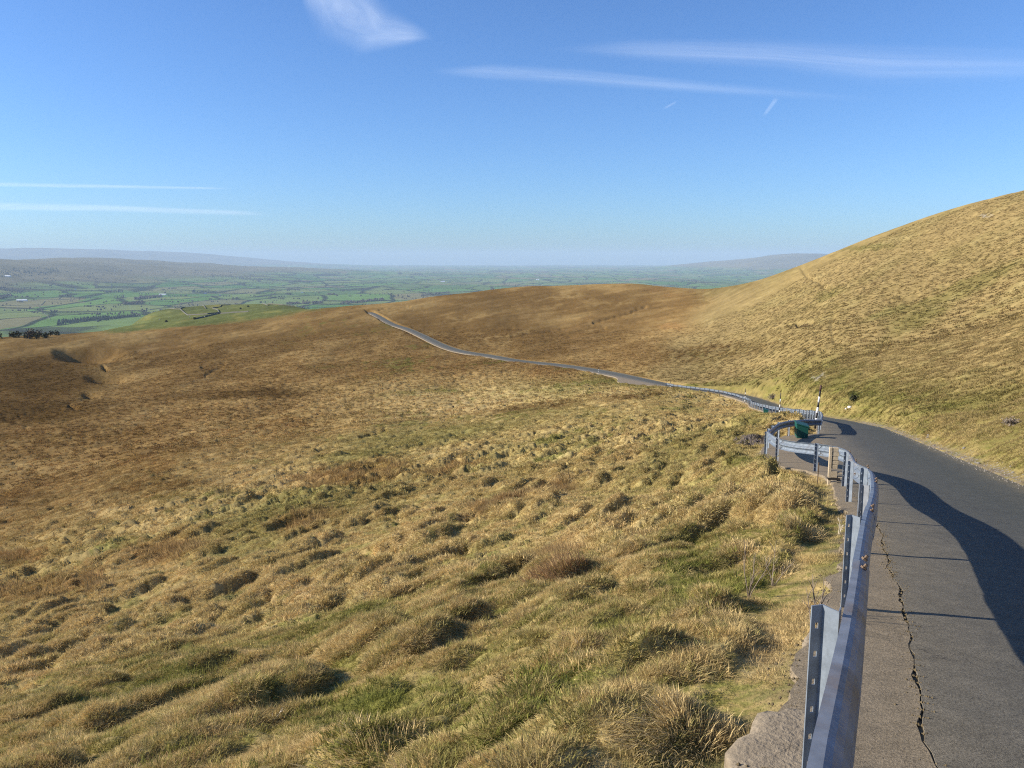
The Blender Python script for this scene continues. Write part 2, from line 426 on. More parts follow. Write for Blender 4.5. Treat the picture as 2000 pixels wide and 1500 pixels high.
C_STRAW = np.array([.47, .345, .15]); C_PALE = np.array([.56, .43, .215]); C_TAN = np.array([.325, .206, .080]); C_BROWN = np.array([.190, .114, .042]); C_RUST = np.array([.265, .150, .056])
C_GREEN = np.array([.165, .172, .040]); C_OLIVE = np.array([.27, .235, .075]); C_DKGREEN = np.array([.075, .095, .025]); C_SPUR = np.array([.17, .185, .065]); C_PEAT = np.array([.07, .045, .025])
def veg_color(u, v, R, s, d, w, hgt, X=None, Y=None):
    def mix(c, col, t): return c + (col - c) * t[:, None]
    dl = np.maximum(-d, 0)
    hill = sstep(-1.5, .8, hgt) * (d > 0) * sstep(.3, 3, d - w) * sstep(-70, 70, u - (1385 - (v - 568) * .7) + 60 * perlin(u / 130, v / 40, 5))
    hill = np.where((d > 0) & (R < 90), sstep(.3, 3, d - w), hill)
    # streaks follow the lie of the ground: steeper lines on the hill, flatter on the moor
    th = np.radians(np.where(hill > 0.5, -24, -9.0)); th = np.where((d < 0) & (R < 60), np.radians(-17), th)
    a = u * np.cos(th) + v * np.sin(th); b = -u * np.sin(th) + v * np.cos(th)
    n1 = fbm(a / 190, b / 26, 0, 4); n2 = fbm(a / 46, b / 9, 1, 3); n3 = fbm(u / 260, v / 90, 2, 3); n4 = fbm(a / 14, b / 4, 3, 2)
    col = np.repeat(C_STRAW[None], len(u), 0)
    col = mix(col, C_OLIVE, np.clip(0.25 + 0.8 * n3 + 0.5 * n1, 0, 1) * (0.75 - .45 * hill))
    moor = sstep(28, 100, dl) * (1 - hill); moor = np.maximum(moor, sstep(150, 260, R) * (1 - hill))
    moor = np.clip(moor + 0.25 * n3 * (moor > 0.02), 0, 1)
    col = mix(col, C_TAN, moor * np.clip(0.95 + 0.4 * n1, 0.35, 1))
    mb = moor * sstep(-0.25, 0.5, n1 + 0.6 * n2 + 0.25 * sstep(120, 420, R))
    col = mix(col, C_BROWN, mb * 0.85)
    col = mix(col, C_RUST, moor * sstep(0.1, 0.6, n3 + 0.5 * n2) * 0.5)
    pale = sstep(0.15, 0.62, n1 * 0.8 + n2 * 0.7)
    col = mix(col, C_PALE, pale * (0.45 - 0.32 * moor))
    g = ellmask(u + 25 * n2, v + 9 * n4, green_e, 0.55)
    near = (1 - sstep(10, 60, R)) * (d < 0)
    md = big_mounds(X, Y) if X is not None else 0.3
    g = np.maximum(g * np.where(hill > .3, .42, np.where(R < 28, .9, .48)), near * (1 - .75 * sstep(.12, .45, md)) * sstep(-0.22, 0.30, n2 * 0.9 + 0.5 * n3) * 0.80)
    g = np.maximum(g, (d < 0) * (1 - sstep(30, 90, dl)) * sstep(0.12, 0.55, n1 + 0.5 * n4) * 0.62)
    col = mix(col, C_PALE, near * sstep(.15, .5, md) * .55)
    col = mix(col, C_GREEN, np.clip(g, 0, 1))
    col = mix(col, C_DKGREEN, np.clip(g * sstep(0.1, 0.6, n4), 0, 1) * 0.5)
    col = mix(col, C_BROWN * 0.9, ellmask(u + 30 * n2, v + 8 * n4, brown_e, 0.6) * 0.9 * sstep(-0.5, 0.3, n4 + n2))
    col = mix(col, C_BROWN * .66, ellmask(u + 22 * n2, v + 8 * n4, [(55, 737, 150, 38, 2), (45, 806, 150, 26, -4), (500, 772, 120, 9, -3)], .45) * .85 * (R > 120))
    col = mix(col, C_RUST * 1.3, ellmask(u + 26 * n2, v + 9 * n4, rust_e, 0.7) * 0.6)
    sp = np.maximum(ellmask(u + 20 * n2, v + 3 * n4, spur_e, 0.25) * (R > 560), sstep(1000, 1200, R) * (d < 0))
    col = mix(col, C_SPUR, sp)
    col = mix(col, C_OLIVE, sp * sstep(0.1, 0.5, n2) * 0.6)
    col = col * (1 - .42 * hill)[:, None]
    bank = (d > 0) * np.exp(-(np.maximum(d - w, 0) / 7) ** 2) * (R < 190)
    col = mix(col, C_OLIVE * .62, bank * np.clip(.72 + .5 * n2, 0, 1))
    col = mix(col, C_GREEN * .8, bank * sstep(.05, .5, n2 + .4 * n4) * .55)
    hs = hill * sstep(0.0, 0.5, n1 + 0.3 * n2)
    col = mix(col, C_OLIVE * 0.8, hs * 0.2)
    col = mix(col, C_PEAT, ellmask(u, v, [(1575, 630, 18, 3.5, -8)], 0.3) * 0.8)
    col = mix(col, np.array([.36, .33, .29]), ellmask(u + 8 * n4, v + 3 * n4, [(1925, 424, 14, 4, 0), (1505 + 95, 740, 16, 5, -20)], 0.5) * sstep(0, .3, n4) * 0.7)
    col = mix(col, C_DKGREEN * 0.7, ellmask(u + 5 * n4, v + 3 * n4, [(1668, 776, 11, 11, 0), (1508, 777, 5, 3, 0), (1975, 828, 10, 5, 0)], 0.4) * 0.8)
    n5 = fbm(a / 80 + 7, b / 3.4, 4, 2) * sstep(30, 90, R)
    col = col * (1 + 0.20 * n4 + 0.20 * n2 + 0.26 * n5)[:, None]
    return np.clip(col, 0.01, 0.8), hill, moor, g

CONT = np.array([.80, .60])      # contour direction of the near slope
def big_mounds(X, Y):
    t = X * CONT[0] + Y * CONT[1]; q = -X * CONT[1] + Y * CONT[0]; wob = perlin(X / 2.2, Y / 2.2, 3)
    return mounds(t / 1.05 + 0.45 * wob, q / 0.62 + 0.55 * wob, 0, 0.64, (.8, -.6)) * (0.25 + 1.0 * sstep(-.35, .4, perlin(X / 4, Y / 4, 5)))
def detail(X, Y, R, d, out, h, w, hill, moor, s):
    """tussocks, terracettes and hummocks as real relief"""
    off = sstep(0.12, 1.0, out)
    t = X * CONT[0] + Y * CONT[1]; q = -X * CONT[1] + Y * CONT[0]
    wob = perlin(X / 2.2, Y / 2.2, 3)
    left = (d < 0)
    nr = (1 - sstep(40, 120, R))
    z = off * nr * np.where(left, 1, 0.32) * ((0.23 + 0.27 * sstep(7, 20, R)) * big_mounds(X, Y) + (0.10 + .05 * sstep(8, 20, R)) * mounds(t / 0.46 + .2 * wob, q / 0.30, 1, 0.7, (.8, -.6)) + 0.16 * np.clip(perlin(t / 3.2, q / 1.15 + .5 * wob, 1), 0, 1))
    z += off * sstep(25, 70, R) * (1 - sstep(180, 380, R)) * np.where(left, .5, .24) * mounds(t / 2.0 + wob * .3, q / 1.3, 2, 0.7, (.8, -.6))
    z += off * sstep(120, 260, R) * np.where(left, .5, .3) * mounds(X / 5.5 + wob * .2, Y / 7, 3, 0.75, (1, 0)) * np.clip(R / 400, 0.4, 1.0)
    z += off * sstep(30, 120, R) * np.minimum(0.006 * R, 1.3) * fbm(X / (14 + .06 * R), Y / (16 + 0.12 * R), 4, 2) * (1 - sstep(700, 1200, R))
    z += off * 0.12 * fbm(X / 3.0, Y / 3.0, 1, 3) * (1 - sstep(100, 200, R))
    z += off * 0.028 * fbm(X / .35, Y / .35, 2, 2) * (1 - sstep(10, 25, R))
    return z
def sink(R, s, d, h, w):
    """keep the ground below the paved surface"""
    inside = sstep(0.0, 0.10, d + h - 0.06) * sstep(0.0, 0.10, w - d - 0.06) * (s < S_END - 6) * (s > 0.05)
    return inside * (0.16 + 0.0006 * R)

def full_terrain(X, Y):
    z, s, d, h, w, out = base_height(X, Y)
    X = X.ravel(); Y = Y.ravel(); R = np.hypot(X, Y)
    u, v = project(X, Y, z)
    ze = np.interp(s, ES, EDGE[:, 2])
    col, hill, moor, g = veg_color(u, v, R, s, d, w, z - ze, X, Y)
    z = z + detail(X, Y, R, d, out, h, w, hill, moor, s) + raise_up(u, v, R) * sstep(0.1, 0.6, out) - channel_cut(u, v, R) * sstep(0.2, 1.5, out) - sink(R, s, d, h, w)
    cc = channel_cut(u, v, R) / (R * 0.008 + 1e-6)
    soil = np.exp(-(out / 0.22) ** 2) * (R < 200)
    col = lerp(col, np.array([.15, .12, .085])[None], (np.clip(soil, 0, 1) * np.clip(0.75 + perlin(X * 2, Y * 2, 1), 0, 1))[:, None])
    return z, s, d, h, w, out, col, g, u, v, moor

NA, NR = 1120, 1010
AZ0, AZ1, R0, R1 = math.radians(-37.5), math.radians(39.0), 1.05, 2700.0
AZ = np.linspace(AZ0, AZ1, NA); LR = np.linspace(math.log(R0), math.log(R1), NR)
gA, gL = np.meshgrid(AZ, LR); gR = np.exp(gL)
GX = (gR * np.sin(gA)); GY = (gR * np.cos(gA))
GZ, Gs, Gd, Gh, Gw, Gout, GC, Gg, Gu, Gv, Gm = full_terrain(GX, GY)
GZ2 = GZ.reshape(NR, NA); GC3 = GC.reshape(NR, NA, 3)
def ground(X, Y):
    X = np.asarray(X, float); Y = np.asarray(Y, float)
    fa = np.clip((np.arctan2(X, Y) - AZ0) / (AZ1 - AZ0) * (NA - 1), 0, NA - 1.001)
    fr = np.clip((np.log(np.maximum(np.hypot(X, Y), R0)) - LR[0]) / (LR[-1] - LR[0]) * (NR - 1), 0, NR - 1.001)
    i = fr.astype(int); j = fa.astype(int); a = fr - i; b = fa - j
    z = (GZ2[i, j] * (1 - b) + GZ2[i, j + 1] * b) * (1 - a) + (GZ2[i + 1, j] * (1 - b) + GZ2[i + 1, j + 1] * b) * a
    return z, i, j
def gz(x, y): return float(ground(np.array([x]), np.array([y]))[0][0])
def on_ground(px, py, tmax=2600):
    """where the line of sight through a point of the photograph meets the ground"""
    r = ray(px, py); t = 1.5 * 1.003 ** np.arange(2600); t = t[t < tmax]
    z, _, _ = ground(r[0] * t, r[1] * t)
    k = np.argmax(z > r[2] * t)
    if z[k] <= r[2] * t[k]: k = len(t) - 1
    return Vector((r[0] * t[k], r[1] * t[k], float(z[k])))

# ------------------------------------------------------------------ materials
def new_mat(name):
    m = bpy.data.materials.new(name); m.use_nodes = True
    nt = m.node_tree; nt.nodes.clear()
    out = nt.nodes.new('ShaderNodeOutputMaterial')
    return m, nt, out
def N(nt, typ, **kw):
    nd = nt.nodes.new(typ)
    for k, v in kw.items():
        if k in nd.inputs.keys(): nd.inputs[k].default_value = v
        else: setattr(nd, k, v)
    return nd
def noise(nt, scale, detail=3, rough=0.55, vec=None, dim='3D'):
    nd = N(nt, 'ShaderNodeTexNoise'); nd.inputs['Scale'].default_value = scale; nd.inputs['Detail'].default_value = detail; nd.inputs['Roughness'].default_value = rough
    if vec is not None: nt.links.new(vec, nd.inputs['Vector'])
    return nd
def ramp(nt, fac, stops):
    r = N(nt, 'ShaderNodeValToRGB')
    e = r.color_ramp.elements
    while len(e) < len(stops): e.new(0.5)
    for el, (p, c) in zip(e, stops):
        el.position = p; el.color = (*c, 1) if hasattr(c, '__len__') else (c, c, c, 1)
    nt.links.new(fac, r.inputs[0]); return r
def mixc(nt, fac, a, b, typ='MIX'):
    m = N(nt, 'ShaderNodeMix', data_type='RGBA', blend_type=typ)
    for sock, v in ((m.inputs[0], fac), (m.inputs[6], a), (m.inputs[7], b)):
        if isinstance(v, bpy.types.NodeSocket): nt.links.new(v, sock)
        else: sock.default_value = (*v, 1) if hasattr(v, '__len__') else v
    return m.outputs[2]
def pbsdf(nt, out, color, rough=0.8, metal=0.0, spec=0.3, normal=None):
    b = N(nt, 'ShaderNodeBsdfPrincipled')
    for sock, v in (('Base Color', color), ('Roughness', rough), ('Metallic', metal)):
        if isinstance(v, bpy.types.NodeSocket): nt.links.new(v, b.inputs[sock])
        else: b.inputs[sock].default_value = (*v, 1) if hasattr(v, '__len__') else v
    b.inputs['Specular IOR Level'].default_value = spec
    if normal is not None: nt.links.new(normal, b.inputs['Normal'])
    nt.links.new(b.outputs[0], out.inputs['Surface']); return b
def bump(nt, h, strength=0.5, dist=0.02):
    b = N(nt, 'ShaderNodeBump'); b.inputs['Strength'].default_value = strength; b.inputs['Distance'].default_value = dist
    nt.links.new(h, b.inputs['Height']); return b.outputs[0]
def pos(nt): return N(nt, 'ShaderNodeTexCoord').outputs['Object']

def m_ground():
    m, nt, out = new_mat('moor_ground')
    a = N(nt, 'ShaderNodeAttribute', attribute_name='veg')
    p = pos(nt)
    n1 = noise(nt, 0.9, 5, 0.7, p); n2 = noise(nt, 9, 4, 0.7, p)
    c = mixc(nt, 1.0, a.outputs['Color'], ramp(nt, n1.outputs['Fac'], [(0.3, (.70, .72, .72)), (0.7, (1.22, 1.2, 1.15))]).outputs[0], 'MULTIPLY')
    c = mixc(nt, 1.0, c, ramp(nt, n2.outputs['Fac'], [(0.3, .72), (0.72, 1.22)]).outputs[0], 'MULTIPLY')
    d = N(nt, 'ShaderNodeBsdfDiffuse'); nt.links.new(c, d.inputs['Color']); d.inputs['Roughness'].default_value = 0.6
    nt.links.new(bump(nt, n2.outputs['Fac'], 0.7, 0.05), d.inputs['Normal'])
    nt.links.new(d.outputs[0], out.inputs['Surface'])
    return m
def m_blade(name='grass_blades'):
    m, nt, out = new_mat(name)
    t = N(nt, 'ShaderNodeAttribute', attribute_type='INSTANCER', attribute_name='tint')
    s = N(nt, 'ShaderNodeAttribute', attribute_name='shade')
    c = mixc(nt, 1.0, t.outputs['Color'], s.outputs['Color'], 'MULTIPLY')
    d = N(nt, 'ShaderNodeBsdfDiffuse'); nt.links.new(c, d.inputs['Color'])
    tr = N(nt, 'ShaderNodeBsdfTranslucent'); nt.links.new(c, tr.inputs['Color'])
    mx = N(nt, 'ShaderNodeMixShader'); mx.inputs[0].default_value = 0.25
    nt.links.new(d.outputs[0], mx.inputs[1]); nt.links.new(tr.outputs[0], mx.inputs[2]); nt.links.new(mx.outputs[0], out.inputs['Surface'])
    return m
def m_galv(name, base, rust=0.35):
    m, nt, out = new_mat(name)
    p = pos(nt)
    n1 = noise(nt, 7, 4, 0.6, p); n2 = noise(nt, 60, 2, 0.5, p); n3 = noise(nt, 1.7, 4, 0.65, p)
    c = mixc(nt, ramp(nt, n1.outputs['Fac'], [(0.35, 0.0), (0.7, 1.0)]).outputs[0], tuple(b * 1.12 for b in base), tuple(b * 0.66 for b in base))
    c = mixc(nt, ramp(nt, n3.outputs['Fac'], [(0.62 - 0.1 * rust, 0.0), (0.78, rust)]).outputs[0], c, (.22, .13, .06))
    r = ramp(nt, n2.outputs['Fac'], [(0.3, 0.45), (0.7, 0.62)])
    pbsdf(nt, out, c, r.outputs[0], 0.22, 0.35, bump(nt, n2.outputs['Fac'], 0.12, 0.003))
    return m
def m_simple(name, col, rough=0.7, var=0.25, scale=8, metal=0.0, spec=0.3, bmp=0.2, bdist=0.01):
    m, nt, out = new_mat(name)
    p = pos(nt); n1 = noise(nt, scale, 4, 0.65, p); n2 = noise(nt, scale * 7, 3, 0.6, p)
    c = mixc(nt, n1.outputs['Fac'], tuple(x * (1 - var) for x in col), tuple(min(1, x * (1 + var)) for x in col))
    c = mixc(nt, 1.0, c, ramp(nt, n2.outputs['Fac'], [(0.3, 1 - var * .6), (0.7, 1 + var * .5)]).outputs[0], 'MULTIPLY')
    pbsdf(nt, out, c, rough, metal, spec, bump(nt, n2.outputs['Fac'], bmp, bdist))
    return m
def m_asphalt(stops=None, name='worn_tarmac'):
    m, nt, out = new_mat(name)
    p = pos(nt)
    a = N(nt, 'ShaderNodeAttribute', attribute_name='across')      # metres right of the barrier line
    n1 = noise(nt, 0.8, 4, 0.6, p); n2 = noise(nt, 75, 3, 0.7, p); n3 = noise(nt, 260, 2, 0.6, p); n4 = noise(nt, 5, 4, 0.7, p)
    sft = N(nt, 'ShaderNodeMath', operation='ADD'); nt.links.new(a.outputs['Fac'], sft.inputs[0])
    sc = N(nt, 'ShaderNodeMath', operation='MULTIPLY'); nt.links.new(n1.outputs['Fac'], sc.inputs[0]); sc.inputs[1].default_value = 0.8; nt.links.new(sc.outputs[0], sft.inputs[1])
    mr = N(nt, 'ShaderNodeMapRange'); nt.links.new(sft.outputs[0], mr.inputs[0]); mr.inputs[1].default_value = 0.0; mr.inputs[2].default_value = 4.6
    stops = stops or [(0.0, (.235, .188, .128)), (0.12, (.185, .160, .118)), (0.26, (.150, .136, .108)), (0.42, (.094, .094, .084)), (0.75, (.076, .080, .070)), (0.93, (.098, .096, .078)), (1.0, (.15, .132, .09))]
    base = ramp(nt, mr.outputs[0], stops).outputs[0]
    c = mixc(nt, 1.0, base, ramp(nt, n4.outputs['Fac'], [(0.25, (.74, .74, .72)), (0.75, (1.22, 1.2, 1.16))]).outputs[0], 'MULTIPLY')
    c = mixc(nt, 1.0, c, ramp(nt, n2.outputs['Fac'], [(0.30, .45), (0.5, 1.0), (0.72, 1.5)]).outputs[0], 'MULTIPLY')
    c = mixc(nt, 1.0, c, ramp(nt, n3.outputs['Fac'], [(0.3, .7), (0.7, 1.3)]).outputs[0], 'MULTIPLY')
    # a few fine crazing lines
    vo = N(nt, 'ShaderNodeTexVoronoi', feature='DISTANCE_TO_EDGE'); vo.inputs['Scale'].default_value = 1.1
    wv = N(nt, 'ShaderNodeVectorMath', operation='ADD'); nt.links.new(p, wv.inputs[0]); nn = noise(nt, 3.0, 4, 0.6, p); nt.links.new(nn.outputs['Color'], wv.inputs[1]); nt.links.new(wv.outputs[0], vo.inputs['Vector'])
    gate = ramp(nt, noise(nt, 0.5, 2, 0.5, p).outputs['Fac'], [(0.52, 0.0), (0.62, 1.0)]).outputs[0]
    lines = ramp(nt, vo.outputs['Distance'], [(0.0, 0.75), (0.014, 0.0)]).outputs[0]
    f = N(nt, 'ShaderNodeMath', operation='MULTIPLY'); nt.links.new(gate, f.inputs[0]); nt.links.new(lines, f.inputs[1])
    c = mixc(nt, f.outputs[0], c, (.035, .03, .025))
    ad = N(nt, 'ShaderNodeMath', operation='ADD'); nt.links.new(n2.outputs['Fac'], ad.inputs[0]); nt.links.new(n3.outputs['Fac'], ad.inputs[1])
    pbsdf(nt, out, c, 0.88, 0, 0.25, bump(nt, ad.outputs[0], 0.8, 0.006))
    return m

M = dict(
    ground=m_ground(), blade=m_blade(),
    galv=m_galv('galvanised_steel', (.205, .240, .285), 0.18), galv_rust=m_galv('weathered_galvanised_steel', (.23, .245, .27), 0.8),
    asphalt=m_asphalt(), haunch=m_asphalt([(0.0, (.262, .208, .138)), (0.2, (.238, .192, .130))], 'old_concrete_strip'), concrete=m_simple('rough_concrete', (.235, .19, .132), 0.92, 0.35, 5, bmp=0.8, bdist=0.015),
    soil=m_simple('dark_soil', (.055, .042, .03), 0.95, 0.4, 12, bmp=0.8), stone=m_simple('grey_stone', (.22, .20, .175), 0.9, 0.3, 6, bmp=0.6),
    white_stone=m_simple('pale_stone', (.70, .66, .60), 0.9, 0.12, 6, bmp=0.4), rusty=m_simple('rusty_bolt', (.13, .09, .06), 0.6, 0.4, 40, 0.4),
    green=m_simple('green_paint', (.009, .078, .060), 0.5, 0.18, 6, bmp=0.1, spec=0.4), timber=m_simple('weathered_timber', (.42, .34, .23), 0.85, 0.3, 9, bmp=0.5),
    white=m_simple('white_paint', (.80, .79, .76), 0.6, 0.06, 6), black=m_simple('black_paint', (.028, .025, .024), 0.6, 0.3, 6), red_brown=m_simple('faded_dark_red_paint', (.085, .038, .032), 0.65, 0.3, 9),
    twig=m_simple('dead_twig', (.20, .16, .12), 0.9, 0.3, 30), twig_pale=m_simple('bleached_twig', (.55, .48, .38), 0.9, 0.2, 30),
    wall=m_simple('dry_stone', (.12, .115, .10), 0.95, 0.35, 0.6), render=m_simple('white_render', (.80, .79, .75), 0.8, 0.05, 1), slate=m_simple('slate_roof', (.16, .165, .18), 0.7, 0.2, 1), metal_roof=m_simple('pale_sheet_roof', (.72, .73, .72), 0.5, 0.08, 1),
    conifer=m_simple('conifer_foliage', (.028, .042, .022), 0.95, 0.4, 0.25), bare=m_simple('bare_winter_wood', (.085, .070, .048), 0.95, 0.35, 0.25), gorse=m_simple('dark_scrub_foliage', (.060, .062, .028), 0.95, 0.4, 0.8), wool=m_simple('sheep_wool', (.62, .57, .48), 0.95, 0.1, 4), hide=m_simple('sheep_face', (.10, .09, .08), 0.9, 0.1, 4),
    moss=m_simple('moss_and_litter', (.13, .10, .055), 0.95, 0.4, 20, bmp=0.8),
)

# ------------------------------------------------------------------ ground
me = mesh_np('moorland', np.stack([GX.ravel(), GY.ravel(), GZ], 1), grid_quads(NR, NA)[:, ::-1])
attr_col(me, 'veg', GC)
moor_obj = tag(link('moorland_hills', me, M['ground']), kind='structure')
# the same land outside the frame, coarser
def polar_patch(a0, a1, na, r0, r1, nr, name):
    A, L = np.meshgrid(np.linspace(a0, a1, na), np.linspace(math.log(r0), math.log(r1), nr)); Rr = np.exp(L)
    X = Rr * np.sin(A); Y = Rr * np.cos(A)
    z, s, d, h, w, out, col, g, u, v, mo = full_terrain(X, Y)
    # beyond the sides of the frame the slopes simply go on
    mm = mesh_np(name, np.stack([X.ravel(), Y.ravel(), z], 1), grid_quads(nr, na)[:, ::-1]); attr_col(mm, 'veg', col)
    return tag(link(name, mm, M['ground']), kind='structure')
polar_patch(AZ0 - math.radians(50), AZ0 + 1e-4, 120, R0, 2600, 240, 'moorland_side_slope')
polar_patch(AZ1 - 1e-4, AZ1 + math.radians(50), 120, R0, 2600, 240, 'moorland_hill_side')
polar_patch(AZ1 + math.radians(50), AZ0 - math.radians(50) + 2 * math.pi, 140, R0, 60, 90, 'moorland_behind')
polar_patch(-math.pi, math.pi, 300, 0.06, R0 + .01, 40, 'verge_ground')

# ------------------------------------------------------------------ road
def road_lift(R): return 0.0 + 0.0004 * np.maximum(R - 30, 0)
def strip(i0, i1, f0, f1, nac, name, mat, jitter=0.004, skirt=0.3, lift=0.0, skirt_sides=(True, True)):
    """paved strip along the edge line between lateral offsets f0(s) and f1(s)"""
    idx = np.arange(i0, i1); E = EDGE[idx]; s = ES[idx]
    a = f0(s); b = f1(s)
    t = np.linspace(0, 1, nac)
    off = a[:, None] + (b - a)[:, None] * t
    X = E[:, 0, None] + EN[idx, 0, None] * off; Y = E[:, 1, None] + EN[idx, 1, None] * off
    S = np.repeat(s[:, None], nac, 1)
    Z = road_z(S, off, np.repeat(E[:, 2, None], nac, 1)) + lift + road_lift(np.hypot(X, Y))
    Z = Z + jitter * fbm(X * 1.6, Y * 1.6, 2, 3) * 3
    cols_x, cols_y, cols_z, cols_o = [X], [Y], [Z], [off]
    if skirt_sides[0]:
        for _l, _a in ((cols_x, X), (cols_y, Y), (cols_z, Z), (cols_o, off)): _l.insert(0, _a[:, :1])
        cols_x.insert(0, X[:, :1] - EN[idx, 0, None] * .05); cols_y.insert(0, Y[:, :1] - EN[idx, 1, None] * .05); cols_z.insert(0, Z[:, :1] - skirt); cols_o.insert(0, off[:, :1])
    if skirt_sides[1]:
        for _l, _a in ((cols_x, X), (cols_y, Y), (cols_z, Z), (cols_o, off)): _l.append(_a[:, -1:])
        cols_x.append(X[:, -1:] + EN[idx, 0, None] * .03); cols_y.append(Y[:, -1:] + EN[idx, 1, None] * .03); cols_z.append(Z[:, -1:] - skirt); cols_o.append(off[:, -1:])
    X = np.concatenate(cols_x, 1); Y = np.concatenate(cols_y, 1); Z = np.concatenate(cols_z, 1); off = np.concatenate(cols_o, 1)
    mm = mesh_np(name, np.stack([X.ravel(), Y.ravel(), Z.ravel()], 1), grid_quads(*X.shape))
    attr_f(mm, 'across', off.ravel())
    return link(name, mm, mat)
def crack_mid(s):
    y = np.interp(s, ES, EDGE[:, 1])
    return np.interp(y, [-8, 3.3, 6.2, 9.3, 14, 19], [.50, .46, .36, .19, .12, .05]) + 0.035 * perlin(s * 0.9, s * 0 + 1.5, 1) + 0.028 * perlin(s * 2.9, s * 0 + 3.1, 2) + 0.013 * perlin(s * 8, s * 0, 3)
def crack_w(s): return np.clip(0.009 + 0.010 * perlin(s * 1.7, s * 0 + 7.7, 4) + 0.012 * perlin(s * 7, s * 0 + 2, 5) + .006 * perlin(s * 19, s * 0, 2), 0.003, 0.042)
iC = int(np.searchsorted(ES, s_at_y(18)))
tag(strip(0, iC, lambda s: -hw(s), lambda s: crack_mid(s) - crack_w(s), 10, 'concrete_haunch', M['haunch'], skirt_sides=(True, True)), kind='structure')
tag(strip(0, iC, lambda s: crack_mid(s) + crack_w(s) + .008 * perlin(s * 11, s * 0, 4), lambda s: width_at(s) + .06 * perlin(s * 1.1, s * 0, 0) + .04 * perlin(s * 4, s * 0, 1), 26, 'road', M['asphalt']), kind='structure')
tag(strip(0, iC, lambda s: crack_mid(s) - crack_w(s) - .02, lambda s: crack_mid(s) + crack_w(s) + .02, 4, 'crack_soil', M['moss'], jitter=0.012, lift=-0.014, skirt_sides=(False, False)), kind='structure')
iE = len(EDGE) - 3
tag(strip(iC - 1, iE, lambda s: -hw(s), lambda s: width_at(s) + (.06 * perlin(s * 1.1, s * 0, 0) + .04 * perlin(s * 4, s * 0, 1)), 22, 'road', M['asphalt'], jitter=0.004), kind='structure')

# ------------------------------------------------------------------ crash barriers
PROF = [(0.000, .152), (.031, .150), (.047, .143), (.066, .126), (.081, .100), (.081, .074), (.066, .052), (.030, .030), (.004, .014), (.004, -.014), (.030, -.030), (.066, -.052), (.081, -.074), (.081, -.100), (.066, -.122), (.040, -.138), (.014, -.150), (0.000, -.155)]
def post_mesh():
    hgt, deep = 0.775, 1.1
    # lip behind the rail, web, folded outer flange with slots; n = towards the road, t = along the barrier
    sec = [(-.004, .0), (-.008, -.045), (-.040, -.024), (-.068, 0.0)]
    fl = [(-.068, 0.0), (-.080, -.010), (-.092, -.020), (-.106, -.032)]
    vs, fs = [], []
    zs = [hgt, 0.0, -deep]
    for z in zs:
        for nn, tt in sec: vs.append((nn, tt, z))
    m_ = len(sec)
    for r in range(len(zs) - 1):
        for k in range(m_ - 1): fs.append((r * m_ + k, r * m_ + k + 1, (r + 1) * m_ + k + 1, (r + 1) * m_ + k))
    rows = [hgt]
    z = hgt - 0.07
    holes = set()
    for k in range(6):
        rows += [z, z - 0.026]; holes.add(len(rows) - 2); z -= 0.115
    rows += [-deep]
    b = len(vs)
    for zz in rows:
        for nn, tt in fl: vs.append((nn, tt, zz))
    for r in range(len(rows) - 1):
        for k in range(3):
            if k == 1 and r in holes: continue
            fs.append((b + r * 4 + k, b + r * 4 + k + 1, b + (r + 1) * 4 + k + 1, b + (r + 1) * 4 + k))
    me = bpy.data.meshes.new('post'); me.from_pydata(vs, [], fs); me.update(); return me
POST = post_mesh(); POST.materials.append(M['galv'])
POST_R = POST.copy(); POST_R.materials.clear(); POST_R.materials.append(M['galv_rust'])
bolt_mb = MB(); bolt_mb.tube([(0, 0, 0), (.012, 0, 0)], 0.017, 6); bolt_mb.tube([(.012, 0, 0), (.03, 0, 0)], 0.009, 6)
BOLT = bolt_mb.mesh('bolt'); BOLT.materials.append(M['rusty'])

